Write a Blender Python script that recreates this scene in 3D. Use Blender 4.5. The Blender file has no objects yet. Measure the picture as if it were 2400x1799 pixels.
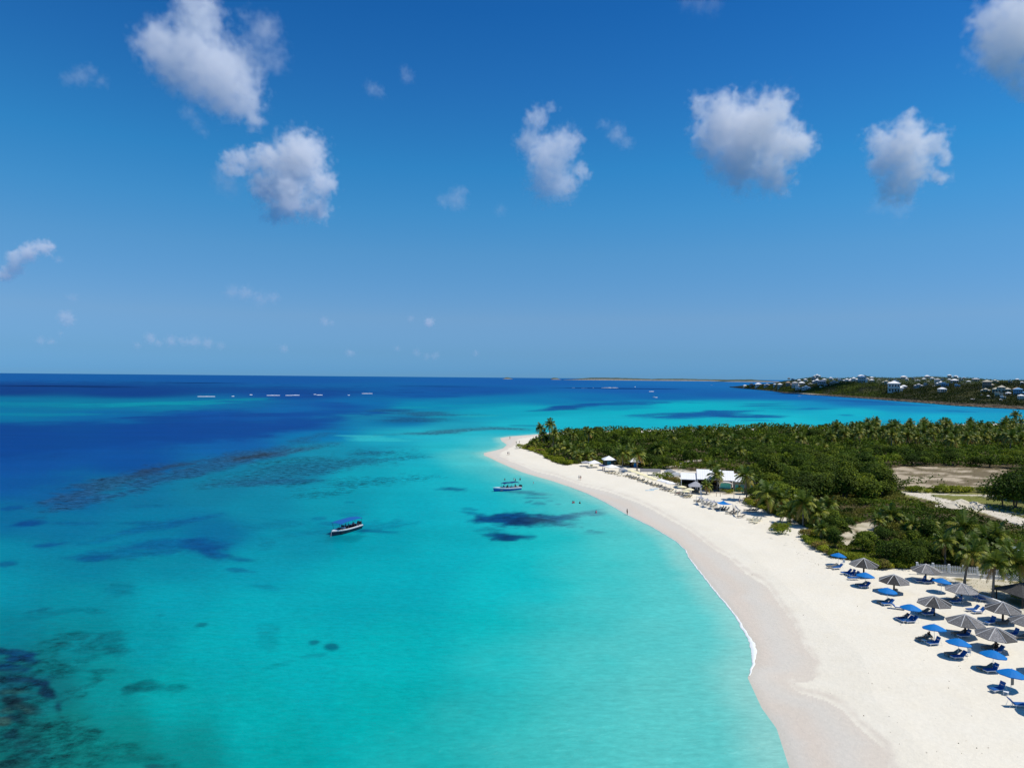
import bpy, bmesh, math, random
import numpy as np
from mathutils import Vector, Matrix

random.seed(7)
rng = np.random.default_rng(11)
SC = bpy.context.scene
COL = SC.collection

# ------------------------------------------------------------------ camera
CAM_H = 38.0
FPX = 1600.0                      # focal length in pixels of the 2400 x 1799 photograph
ROLL = 0.0090
PITCH = math.atan(15.1 / FPX)
_F = np.array([0, math.cos(PITCH), -math.sin(PITCH)])
_U0 = np.array([0, math.sin(PITCH), math.cos(PITCH)])
_X = np.array([1.0, 0, 0])
_R = math.cos(ROLL) * _X + math.sin(ROLL) * _U0
_U = -math.sin(ROLL) * _X + math.cos(ROLL) * _U0
cam_data = bpy.data.cameras.new('camera')
cam_data.lens = 24.0
cam_data.sensor_width = 36.0
cam_data.clip_start = 0.5
cam_data.clip_end = 200000.0
cam = bpy.data.objects.new('camera', cam_data)
COL.objects.link(cam)
M = Matrix.Identity(4)
for i in range(3):
    M[i][0], M[i][1], M[i][2] = _R[i], _U[i], -_F[i]
M[2][3] = CAM_H
cam.matrix_world = M
SC.camera = cam

# ------------------------------------------------------------------ world, sun, exposure
SKY_STRENGTH = 0.127
SKY_RAMP = [(0.0087, (0.135, 0.381, 0.937)), (0.0337, (0.177, 0.391, 0.806)), (0.0835, (0.29, 0.478, 0.758)), (0.1748, (0.265, 0.59, 0.83)), (0.23, (0.20, 0.635, 0.90)), (0.2895, (0.138, 0.635, 0.94)), (0.3931, (0.1, 0.526, 0.918)), (0.4751, (0.067, 0.455, 0.877)), (0.72, (0.18, 0.5, 0.84)), (1.0, (0.4, 0.62, 0.8))]
SUN_EL, SUN_AZ = math.radians(63), math.radians(-12)    # azimuth from +X towards +Y
world = bpy.data.worlds.new('World')
SC.world = world
world.use_nodes = True
wn, wl = world.node_tree.nodes, world.node_tree.links
wn.clear()
sky = wn.new('ShaderNodeTexSky')
sky.sky_type = 'NISHITA'
sky.sun_disc = False
sky.sun_elevation = SUN_EL
sky.sun_rotation = math.radians(90) - SUN_AZ
sky.altitude = 40
sky.air_density = 1.0
sky.dust_density = 0.15
sky.ozone_density = 1.5
# the Nishita sky, brought to the colour of this clear tropical air: hazier grey-blue low down, deep blue higher, whitened overhead to take the blue out of shadows (the same all round)
geo_w = wn.new('ShaderNodeTexCoord')
sepw = wn.new('ShaderNodeSeparateXYZ')
wl.new(geo_w.outputs['Generated'], sepw.inputs[0])
absz = wn.new('ShaderNodeMath'); absz.operation = 'MULTIPLY'; absz.inputs[1].default_value = 1.0
wl.new(sepw.outputs['Z'], absz.inputs[0])
ramp = wn.new('ShaderNodeValToRGB')
for i, (pos, rgb) in enumerate(SKY_RAMP):
    e = ramp.color_ramp.elements[i] if i < 1 else ramp.color_ramp.elements.new(pos)
    e.position = pos; e.color = (*rgb, 1)
for e in [e for e in ramp.color_ramp.elements if e.position > 0.999 and tuple(e.color)[:3] == (1, 1, 1)]: ramp.color_ramp.elements.remove(e)
wl.new(absz.outputs[0], ramp.inputs[0])
tint = wn.new('ShaderNodeMix'); tint.data_type = 'RGBA'; tint.blend_type = 'MULTIPLY'
tint.inputs[0].default_value = 1.0
bg = wn.new('ShaderNodeBackground')
bg.inputs['Strength'].default_value = SKY_STRENGTH
out = wn.new('ShaderNodeOutputWorld')
wl.new(sky.outputs[0], tint.inputs[6])
wl.new(ramp.outputs[0], tint.inputs[7])
wl.new(tint.outputs[2], bg.inputs[0])
wl.new(bg.outputs[0], out.inputs[0])

sun_data = bpy.data.lights.new('sun', 'SUN')
sun_data.energy = 4.2
sun_data.angle = math.radians(0.53)
sun_data.color = (1.0, 0.945, 0.85)
sun = bpy.data.objects.new('sun', sun_data)
COL.objects.link(sun)
SUN_DIR = Vector((math.cos(SUN_EL) * math.cos(SUN_AZ), math.cos(SUN_EL) * math.sin(SUN_AZ), math.sin(SUN_EL)))
sun.rotation_euler = (-SUN_DIR).to_track_quat('-Z', 'Y').to_euler()
sun.location = (200, 100, 300)

SC.view_settings.view_transform = 'Standard'
SC.view_settings.look = 'None'
SC.view_settings.exposure = 0.0
SC.view_settings.gamma = 1.0
SC.view_settings.use_curve_mapping = False
SC.cycles.max_bounces = 6
SC.cycles.diffuse_bounces = 3
SC.cycles.glossy_bounces = 2
SC.cycles.transparent_max_bounces = 12
SC.cycles.transmission_bounces = 3
SC.cycles.volume_bounces = 14
SC.cycles.volume_step_rate = 2.0
SC.cycles.use_denoising = True

# ------------------------------------------------------------------ mapping between photograph and place
def proj(P):
    """points (n,3) -> photograph pixels and depth"""
    P = np.asarray(P, float) - np.array([0, 0, CAM_H])
    z = P @ _F
    return np.stack([1200 + FPX * (P @ _R) / z, 899.5 - FPX * (P @ _U) / z], -1), z

def rays(px, py):
    px, py = np.asarray(px, float), np.asarray(py, float)
    return ((px - 1200) / FPX)[..., None] * _R - ((py - 899.5) / FPX)[..., None] * _U + _F

def onplane(px, py, z=0.0):
    d = rays(px, py)
    t = (z - CAM_H) / d[..., 2]
    P = d * t[..., None]
    P[..., 2] += CAM_H
    return P

def at_dist(px, py, dist):
    """the point seen at this pixel, this many metres ahead of the camera"""
    d = rays(px, py) * np.asarray(dist, float)[..., None]
    d[..., 2] += CAM_H
    return d

def yhor(px):
    return 884.4 + 0.009 * (np.asarray(px, float) - 1200)

# ------------------------------------------------------------------ noise
def _hash(ix, iy, seed):
    n = (ix.astype(np.int64) * 374761393 + iy.astype(np.int64) * 668265263 + seed * 974634777) & 0xffffffff
    n = ((n ^ (n >> 13)) * 1274126177) & 0xffffffff
    return ((n ^ (n >> 16)) & 0xffff) / 65535.0

def vnoise(x, y, seed=0):
    x, y = np.asarray(x, float), np.asarray(y, float)
    ix, iy = np.floor(x), np.floor(y)
    fx, fy = x - ix, y - iy
    ix, iy = ix.astype(np.int64), iy.astype(np.int64)
    fx, fy = fx * fx * (3 - 2 * fx), fy * fy * (3 - 2 * fy)
    a, b = _hash(ix, iy, seed), _hash(ix + 1, iy, seed)
    c, d = _hash(ix, iy + 1, seed), _hash(ix + 1, iy + 1, seed)
    return (a * (1 - fx) + b * fx) * (1 - fy) + (c * (1 - fx) + d * fx) * fy

def fbm(x, y, seed=0, oct=4):
    s, a, t = 0, 1.0, 0
    for o in range(oct):
        s = s + a * vnoise(x * 2 ** o, y * 2 ** o, seed + o * 17)
        t += a
        a *= 0.5
    return s / t

def sstep(a, b, x):
    t = np.clip((x - a) / (b - a), 0, 1)
    return t * t * (3 - 2 * t)

def lin(rgb):
    c = np.asarray(rgb, float) / 255.0
    return np.where(c <= 0.04045, c / 12.92, ((c + 0.055) / 1.055) ** 2.4)

def inpoly(px, py, poly):
    px, py = np.asarray(px, float), np.asarray(py, float)
    r = np.zeros(px.shape, bool)
    n = len(poly)
    for i in range(n):
        x1, y1 = poly[i]
        x2, y2 = poly[(i + 1) % n]
        if y1 == y2:
            continue
        c = ((y1 > py) != (y2 > py)) & (px < (x2 - x1) * (py - y1) / (y2 - y1) + x1)
        r ^= c
    return r

def segdist(X, Y, pts, closed=False):
    """distance to a polyline given in metres"""
    best = np.full(np.shape(X), 1e18)
    n = len(pts)
    for i in range(n if closed else n - 1):
        (ax, ay), (bx, by) = pts[i][:2], pts[(i + 1) % n][:2]
        dx, dy = bx - ax, by - ay
        L = dx * dx + dy * dy + 1e-9
        t = np.clip(((X - ax) * dx + (Y - ay) * dy) / L, 0, 1)
        best = np.minimum(best, (X - ax - t * dx) ** 2 + (Y - ay - t * dy) ** 2)
    return np.sqrt(best)

ORD = 'first second third fourth fifth sixth seventh eighth ninth tenth eleventh twelfth thirteenth fourteenth fifteenth sixteenth seventeenth eighteenth nineteenth'.split()
def ordinal(i):
    if i < 19: return ORD[i]
    t, u = divmod(i + 1, 10)
    tens = {2: 'twent', 3: 'thirt', 4: 'fort', 5: 'fift', 6: 'sixt', 7: 'sevent', 8: 'eight', 9: 'ninet'}[t]
    return tens + ('ieth' if u == 0 else 'y-' + ORD[u - 1])

# ------------------------------------------------------------------ object helpers
def setp(o, label=None, cat=None, group=None, kind=None):
    if label: o['label'] = label
    if cat: o['category'] = cat
    if group: o['group'] = group
    if kind: o['kind'] = kind
    return o

def link(name, data, parent=None, loc=None, rot=None, scale=None):
    o = bpy.data.objects.new(name, data)
    COL.objects.link(o)
    if parent is not None: o.parent = parent
    if loc is not None: o.location = [float(v) for v in loc]
    if rot is not None: o.rotation_euler = rot
    if scale is not None: o.scale = scale if hasattr(scale, '__len__') else (scale,) * 3
    return o

def empty(name, loc, rz=0.0, scale=1.0, rot=None):
    o = link(name, None, loc=loc, rot=rot or (0, 0, rz), scale=scale)
    o.empty_display_size = 0.5
    return o

def mesh_np(name, V, F, mat=None, smooth=False, col=None, colname='tint'):
    """V (n,3), F (m,k) arrays; col (n,3|4) per vertex"""
    V = np.asarray(V, np.float32)
    F = np.asarray(F, np.int32)
    me = bpy.data.meshes.new(name)
    m, k = F.shape
    me.vertices.add(len(V)); me.vertices.foreach_set('co', V.ravel())
    me.loops.add(m * k); me.loops.foreach_set('vertex_index', F.ravel())
    me.polygons.add(m)
    me.polygons.foreach_set('loop_start', np.arange(0, m * k, k, dtype=np.int32))
    try:
        me.polygons.foreach_set('loop_total', np.full(m, k, np.int32))
    except Exception:
        pass
    if smooth:
        me.polygons.foreach_set('use_smooth', np.ones(m, bool))
    if mat: me.materials.append(mat)
    if col is not None:
        a = me.attributes.new(colname, 'FLOAT_COLOR', 'POINT')
        c = np.ones((len(V), 4), np.float32)
        c[:, :col.shape[1]] = col
        a.data.foreach_set('color', c.ravel())
    me.update(calc_edges=True)
    return me

class MB:
    """collects simple shapes into one mesh"""
    def __init__(self):
        self.v, self.f, self.mi, self.cur = [], [], [], 0
    def add(self, vs, fs):
        n = len(self.v)
        self.v += [tuple(map(float, p)) for p in vs]
        self.f += [tuple(n + i for i in f) for f in fs]
        self.mi += [self.cur] * len(fs)
        return self
    def box(self, c, s, rz=0.0, top=1.0):
        cx, cy, cz = c
        hx, hy, hz = s[0] / 2, s[1] / 2, s[2] / 2
        co, si = math.cos(rz), math.sin(rz)
        vs = []
        for z, k in ((-hz, 1.0), (hz, top)):
            for x, y in ((-hx, -hy), (hx, -hy), (hx, hy), (-hx, hy)):
                x, y = x * k, y * k
                vs.append((cx + x * co - y * si, cy + x * si + y * co, cz + z))
        return self.add(vs, [(0, 3, 2, 1), (4, 5, 6, 7), (0, 1, 5, 4), (1, 2, 6, 5), (2, 3, 7, 6), (3, 0, 4, 7)])
    def tube(self, pts, rad, n=8, cap=True):
        pts = [Vector(p) for p in pts]
        if not hasattr(rad, '__len__'): rad = [rad] * len(pts)
        vs, fs = [], []
        ref = Vector((0, 0, 1))
        for i, p in enumerate(pts):
            d = (pts[min(i + 1, len(pts) - 1)] - pts[max(i - 1, 0)]).normalized()
            if abs(d.dot(ref)) > 0.95: a = d.cross(Vector((0, 1, 0))).normalized()
            else: a = d.cross(ref).normalized()
            b = d.cross(a)
            for k in range(n):
                t = 2 * math.pi * k / n
                vs.append(p + (a * math.cos(t) + b * math.sin(t)) * rad[i])
        for i in range(len(pts) - 1):
            for k in range(n):
                k2 = (k + 1) % n
                fs.append((i * n + k, i * n + k2, (i + 1) * n + k2, (i + 1) * n + k))
        if cap:
            fs.append(tuple(range(n)))
            fs.append(tuple(reversed(range((len(pts) - 1) * n, len(pts) * n))))
        return self.add(vs, fs)
    def lathe(self, prof, n=16, c=(0, 0, 0), ph=0.0):
        vs, fs = [], []
        for r, z in prof:
            for k in range(n):
                t = 2 * math.pi * k / n + ph
                vs.append((c[0] + r * math.cos(t), c[1] + r * math.sin(t), c[2] + z))
        for i in range(len(prof) - 1):
            for k in range(n):
                k2 = (k + 1) % n
                fs.append((i * n + k, i * n + k2, (i + 1) * n + k2, (i + 1) * n + k))
        return self.add(vs, fs)
    def mesh(self, name, mats, smooth=False):
        me = bpy.data.meshes.new(name)
        me.from_pydata(self.v, [], self.f)
        if not hasattr(mats, '__len__'): mats = [mats]
        for m in mats: me.materials.append(m)
        if len(mats) > 1: me.polygons.foreach_set('material_index', self.mi)
        if smooth: me.polygons.foreach_set('use_smooth', [True] * len(me.polygons))
        me.update()
        return me

# ------------------------------------------------------------------ materials
MATS = {}
def mat(name, rgb, rough=0.7, spec=0.3, noise=0.0, nscale=4.0, metal=0.0, bump=0.0, trans=0.0, tintattr=None, objrand=0.0):
    """rgb is linear base colour"""
    if name in MATS: return MATS[name]
    m = bpy.data.materials.new(name)
    m.use_nodes = True
    nt = m.node_tree; N, L = nt.nodes, nt.links
    b = N['Principled BSDF']
    b.inputs['Roughness'].default_value = rough
    b.inputs['Metallic'].default_value = metal
    b.inputs['Specular IOR Level'].default_value = spec
    rgba = (*rgb, 1)
    b.inputs['Base Color'].default_value = rgba
    src = None
    if tintattr:
        a = N.new('ShaderNodeAttribute'); a.attribute_name = tintattr
        src = a.outputs['Color']
    if noise > 0 or bump > 0:
        tc = N.new('ShaderNodeTexCoord')
        no = N.new('ShaderNodeTexNoise'); no.inputs['Scale'].default_value = nscale
        no.inputs['Detail'].default_value = 5
        L.new(tc.outputs['Object'], no.inputs['Vector'])
        if noise > 0:
            mr = N.new('ShaderNodeMapRange')
            mr.inputs[1].default_value, mr.inputs[2].default_value = 0.25, 0.75
            mr.inputs[3].default_value, mr.inputs[4].default_value = 1 - noise, 1 + noise
            L.new(no.outputs[0], mr.inputs[0])
            mx = N.new('ShaderNodeMix'); mx.data_type = 'RGBA'; mx.blend_type = 'MULTIPLY'
            mx.inputs[0].default_value = 1
            if src: L.new(src, mx.inputs[6])
            else: mx.inputs[6].default_value = rgba
            L.new(mr.outputs[0], mx.inputs[7])
            src = mx.outputs[2]
        if bump > 0:
            bp = N.new('ShaderNodeBump'); bp.inputs['Strength'].default_value = bump
            L.new(no.outputs[0], bp.inputs['Height']); L.new(bp.outputs[0], b.inputs['Normal'])
    if objrand > 0:
        oi = N.new('ShaderNodeObjectInfo')
        mr = N.new('ShaderNodeMapRange')
        mr.inputs[3].default_value, mr.inputs[4].default_value = 1 - objrand, 1 + objrand
        L.new(oi.outputs['Random'], mr.inputs[0])
        hs = N.new('ShaderNodeHueSaturation')
        L.new(mr.outputs[0], hs.inputs['Value'])
        mr2 = N.new('ShaderNodeMapRange')
        mr2.inputs[3].default_value, mr2.inputs[4].default_value = 0.515, 0.478
        L.new(oi.outputs['Random'], mr2.inputs[0]); L.new(mr2.outputs[0], hs.inputs['Hue'])
        if src: L.new(src, hs.inputs['Color'])
        else: hs.inputs['Color'].default_value = rgba
        src = hs.outputs[0]
    if src: L.new(src, b.inputs['Base Color'])
    if trans > 0:
        t = N.new('ShaderNodeBsdfTranslucent')
        if src: L.new(src, t.inputs[0])
        else: t.inputs[0].default_value = rgba
        mx = N.new('ShaderNodeMixShader'); mx.inputs[0].default_value = trans
        L.new(b.outputs[0], mx.inputs[1]); L.new(t.outputs[0], mx.inputs[2])
        L.new(mx.outputs[0], N['Material Output'].inputs[0])
    MATS[name] = m
    return m
# ================================================================== THE LAND: shorelines (photograph pixels of points on the ground)
WATERLINE = [(2150,2600),(2030,2300),(1930,2000),(1850,1799),(1820,1706),(1785,1658),(1752,1587),(1767,1555),(1767,1508),(1744,1479),(1725,1443),
    (1703,1416),(1675,1384),(1643,1343),(1614,1305),(1606,1288),(1584,1268),(1533,1237),(1496,1219),(1472,1207),(1444,1191),(1411,1173),
    (1373,1155),(1330,1139),(1295,1127),(1256,1116),(1223,1106),(1194,1094),(1169,1083),(1149,1073),(1134,1067),(1134,1061),(1159,1055.5),
    (1179,1050),(1188,1042),(1175,1033),(1172,1026),(1198,1022),(1247,1018.6),(1305,1013),(1344,1011),(1441,1009),(1612,1005.5),(1829,1002),
    (2100,997),(2400,991),(2800,984),(3400,975),(4200,975),(4200,2600)]
DRYLINE = [(2500,2600),(2350,2300),(2200,2000),(2083,1799),(2080,1761),(2015,1706),(1975,1663),(1934,1641),(1872,1622),(1847,1601),(1907,1595),(1915,1552),
    (1888,1519),(1861,1462),(1825,1413),(1800,1376),(1747,1343),(1706,1304.6),(1675.5,1288),(1655,1272),(1614,1241.5),(1570,1217),(1523,1191),
    (1490,1176),(1421.6,1151),(1363,1137),(1305,1116),(1256,1104),(1223,1090.5),(1198,1081),(1173,1069),(1169,1063),(1188,1053.6),
    (1208,1042),(1212,1032),(1215.5,1028),(1247,1023),(1305,1016),(1344,1013),(1441,1011.5),(1612,1008),(1829,1004.5),(2100,1000),(2400,994),(2800,988),(3400,979),(4200,979),(4200,2600)]
VEG_EDGE = [(1222.6,1051),(1241,1055),(1254,1061),(1272,1066),(1277,1073),(1295,1082),(1313,1087),(1328,1091),(1338,1087),(1354,1087),(1376,1083),
    (1395,1084),(1419,1086),(1442,1088),(1460,1091),(1489,1092),(1501,1098),(1548,1104),(1570,1098),(1600,1104),(1700,1104),(1775,1118),(1766,1140),(1756,1160),(1748,1177),
    (1767,1186),(1794,1195),(1821,1209),(1857,1213),(1875,1229),(1893,1236),(1900,1250),(1884,1265),(1895,1276),(1912,1282),(1930,1292),(1945,1304),
    (1990,1311),(2017,1320),(2054,1334),(2081,1331),(2126,1332),(2145,1335),(2200,1338),(2290,1344),(2400,1352),(3000,1400),(4000,1450),
    (4000,985),(2800,990),(2400,1001),(2100,1005),(1829,1007.5),(1612,1012),(1441,1015),(1344,1017),(1300,1020),(1262,1025),(1235,1040)]
DIRT = [(2066,1101),(2110,1094),(2164,1093),(2266,1096),(2400,1101),(2700,1110),(2700,1150),(2400,1150),(2330,1150),(2277,1147),(2143,1142),(2098,1137),(2080,1118)]
LAWN = [(2098,1150),(2143,1144),(2277,1147),(2336,1150),(2420,1150),(2700,1160),(2700,1270),(2400,1226),(2300,1203),(2219,1184),(2170,1172),(2125,1165)]
ROADS = [([(2137,1168),(2205,1172),(2262,1174),(2328,1175),(2420,1178)], 3.0),
         ([(2137,1168),(2176,1180),(2230,1193),(2270,1204),(2330,1217),(2370,1231),(2420,1250),(2560,1300)], 6.5),
         ([(2287,1200),(2340,1209),(2400,1223)], 1.6),
         ([(1545,1110),(1575,1113),(1600,1112)], 6.0), ([(1560,1105),(1620,1090),(1680,1085)], 3.0)]
YARD = [(2175,1350),(2290,1357),(2400,1362),(2560,1380),(2700,1500),(2480,1500),(2400,1459),(2343,1420),(2258,1392),(2215,1368)]
CLUB = [(1590,1106),(1700,1104),(1778,1117),(1768,1140),(1757,1158),(1700,1158),(1600,1150)]
BARE = [[(1985,1230),(2040,1222),(2075,1240),(2060,1262),(2010,1268)], [(1955,1255),(1990,1245),(2010,1262),(1985,1280)], [(1700,1148),(1752,1148),(1748,1160),(1700,1160)]]

_wl = onplane([p[0] for p in WATERLINE], [p[1] for p in WATERLINE])[:, :2]
_dl = onplane([p[0] for p in DRYLINE], [p[1] for p in DRYLINE])[:, :2]
_ve = onplane([p[0] for p in VEG_EDGE], [p[1] for p in VEG_EDGE])[:, :2]
_yd = onplane([p[0] for p in YARD], [p[1] for p in YARD])[:, :2]

def shore_sd(px, py):
    """metres inland of the waterline (negative at sea)"""
    P = onplane(px, py)
    d = segdist(P[..., 0], P[..., 1], _wl[:-2])
    return np.where(inpoly(px, py, WATERLINE), d, -d)

def ground_h(px, py):
    """height of the ground seen at this pixel"""
    px, py = np.asarray(px, float), np.asarray(py, float)
    d = shore_sd(px, py)
    h = np.where(d < 0, d * 0.10, np.minimum(d, 14) * 0.085 + np.clip(d - 14, 0, 60) * 0.012)
    return h

def G(px, py, up=0.0):
    """the point of the ground seen at this pixel of the photograph"""
    h = float(ground_h(np.array([px]), np.array([py]))[0])
    P = onplane(np.array([px]), np.array([py]), h)[0]
    P[2] += up
    return Vector(P)

# ---- land sheet
def build_land():
    xs = np.concatenate([np.arange(1110, 2460, 3.5), np.arange(2460, 4300, 30)])
    ys = np.concatenate([np.arange(974, 1100, 1.5), np.arange(1100, 1400, 2.5), np.arange(1400, 1850, 4), np.arange(1850, 2600, 25)])
    PX, PY = np.meshgrid(xs, ys)
    sd = shore_sd(PX, PY)
    H = ground_h(PX, PY)
    P = onplane(PX, PY, H)
    X, Y = P[..., 0], P[..., 1]
    dune = (fbm(X / 5, Y / 5, 3, 3) - 0.5) * 0.22 * sstep(6, 20, sd) + (fbm(X / 1.4, Y / 1.4, 9, 3) - 0.5) * 0.12 * sstep(14, 26, sd)
    P[..., 2] += dune * sstep(1320, 1250, PY) + dune * 0.7 * sstep(1250, 1320, PY)
    # colours that belong to the ground itself
    dryc, wetc = lin((247, 239, 219)) * 0.80, lin((226, 216, 201)) * 0.81
    c = np.empty(PX.shape + (3,))
    n1 = fbm(X / 9, Y / 9, 21, 4)
    n2 = fbm(X / 2.2, Y / 2.2, 5, 4)
    c[:] = dryc * (0.96 + 0.07 * n1[..., None])
    c *= np.array([1, 1, 1]) + (n2[..., None] - 0.5) * np.array([0.03, 0.05, 0.09])
    dd = segdist(X, Y, _dl[:-2])
    ind = inpoly(PX, PY, DRYLINE)
    sdd = np.where(ind, dd, -dd) + (n2 - 0.5) * 1.3
    wet = 1 - sstep(-0.5, 1.0, sdd)
    wet_amt = wet * (0.75 + 0.25 * sstep(0, 9, -sdd) + 0.2 * (n1 - 0.5))
    wetcol = wetc * (0.95 + 0.12 * (n1[..., None] - 0.5))
    wetcol = wetcol * (1 + np.array([0.02, -0.02, -0.05]) * np.sin(sdd * 1.1 + 4 * n1)[..., None] * 0.7)
    c = c * (1 - wet_amt[..., None]) + wetcol * wet_amt[..., None]
    edge = sstep(1.6, 0.0, sd)
    c = c * (1 - 0.4 * edge[..., None]) + lin((200, 196, 182)) * 0.78 * 0.4 * edge[..., None]
    # wrack line of seaweed bits along the back of the beach
    vd = segdist(X, Y, _ve, True)
    inv = inpoly(PX, PY, VEG_EDGE)
    svd = np.where(inv, vd, -vd)
    wr = np.exp(-((svd + 8.5 + 3 * (n1 - 0.5)) / 0.5) ** 2) * sstep(0.55, 0.8, fbm(X / 0.9, Y / 0.9, 77, 3)) * (PY > 1190) * (PY < 1330)
    c = c * (1 - 0.3 * wr[..., None])
    # litter under the thicket
    soil = lin((92, 82, 58)) * (0.6 + 0.9 * n2[..., None])
    k = sstep(-0.6, 1.8, svd + (n2 - 0.5) * 4.0)[..., None]
    c = c * (1 - k) + soil * k
    def paint(poly, colour, mixn=0.0, alt=None, soft=1.0, scale=3.0):
        nonlocal c
        pw = onplane([p[0] for p in poly], [p[1] for p in poly])[:, :2]
        d = segdist(X, Y, pw, True)
        d = np.where(inpoly(PX, PY, poly), d, -d) + (n2 - 0.5) * soft
        k = sstep(-0.3, 0.6, d)[..., None]
        cc = np.broadcast_to(colour, c.shape)
        if alt is not None:
            m = sstep(0.42, 0.62, fbm(X / scale, Y / (scale * 0.8), 41, 5))[..., None] * mixn
            cc = cc * (1 - m) + alt * m
        c = c * (1 - k) + cc * (0.85 + 0.3 * n2[..., None]) * k
    paint(DIRT, lin((194, 178, 152)) * 0.8, 0.85, lin((112, 98, 66)) * 0.7, 2.0, 7.0)
    paint(LAWN, lin((134, 138, 66)) * 0.7, 0.6, lin((150, 142, 92)) * 0.7, 1.2, 5.0)
    paint(YARD, lin((142, 132, 92)) * 0.72, 0.9, lin((222, 212, 188)) * 0.75, 1.0, 3.2)
    paint(CLUB, lin((216, 206, 188)) * 0.78, 0.5, lin((190, 180, 160)) * 0.75, 1.0, 3.0)
    for b in BARE:
        paint(b, lin((215, 204, 180)) * 0.78, 0.4, lin((150, 140, 95)) * 0.7, 3.0, 3.0)
    for path, w in ROADS:
        pw = onplane([p[0] for p in path], [p[1] for p in path])[:, :2]
        d = w / 2 - segdist(X, Y, pw) + (n2 - 0.5) * 1.6
        k = sstep(-0.3, 0.5, d)[..., None]
        c = c * (1 - k) + lin((232, 222, 203)) * 0.78 * (0.94 + 0.1 * n2[..., None]) * k
    keep = sd > -7
    q = keep[:-1, :-1] | keep[1:, :-1] | keep[:-1, 1:] | keep[1:, 1:]
    ny, nx = PX.shape
    idx = np.arange(ny * nx).reshape(ny, nx)
    F = np.stack([idx[1:, :-1], idx[1:, 1:], idx[:-1, 1:], idx[:-1, :-1]], -1)[q]
    m = bpy.data.materials.new('sand_and_soil'); m.use_nodes = True
    N, L = m.node_tree.nodes, m.node_tree.links
    b = N['Principled BSDF']; b.inputs['Roughness'].default_value = 0.9; b.inputs['Specular IOR Level'].default_value = 0.15
    a = N.new('ShaderNodeAttribute'); a.attribute_name = 'tint'
    tc = N.new('ShaderNodeTexCoord')
    n = N.new('ShaderNodeTexNoise'); n.inputs['Scale'].default_value = 1.6; n.inputs['Detail'].default_value = 8; n.inputs['Roughness'].default_value = 0.7
    L.new(tc.outputs['Object'], n.inputs['Vector'])
    mr = N.new('ShaderNodeMapRange'); mr.inputs[1].default_value = 0.3; mr.inputs[2].default_value = 0.7; mr.inputs[3].default_value = 0.95; mr.inputs[4].default_value = 1.04
    L.new(n.outputs[0], mr.inputs[0])
    mx = N.new('ShaderNodeMix'); mx.data_type = 'RGBA'; mx.blend_type = 'MULTIPLY'; mx.inputs[0].default_value = 1
    L.new(a.outputs['Color'], mx.inputs[6]); L.new(mr.outputs[0], mx.inputs[7]); L.new(mx.outputs[2], b.inputs['Base Color'])
    bp = N.new('ShaderNodeBump'); bp.inputs['Strength'].default_value = 0.5; bp.inputs['Distance'].default_value = 0.2
    L.new(n.outputs[0], bp.inputs['Height']); L.new(bp.outputs[0], b.inputs['Normal'])
    me = mesh_np('beach_and_ground', P.reshape(-1, 3), F, m, True, c.reshape(-1, 3))
    # drop unused vertices
    bm = bmesh.new(); bm.from_mesh(me)
    bmesh.ops.delete(bm, geom=[v for v in bm.verts if not v.link_faces], context='VERTS')
    bm.to_mesh(me); bm.free()
    setp(link('ground', me), kind='structure')
build_land()

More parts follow.
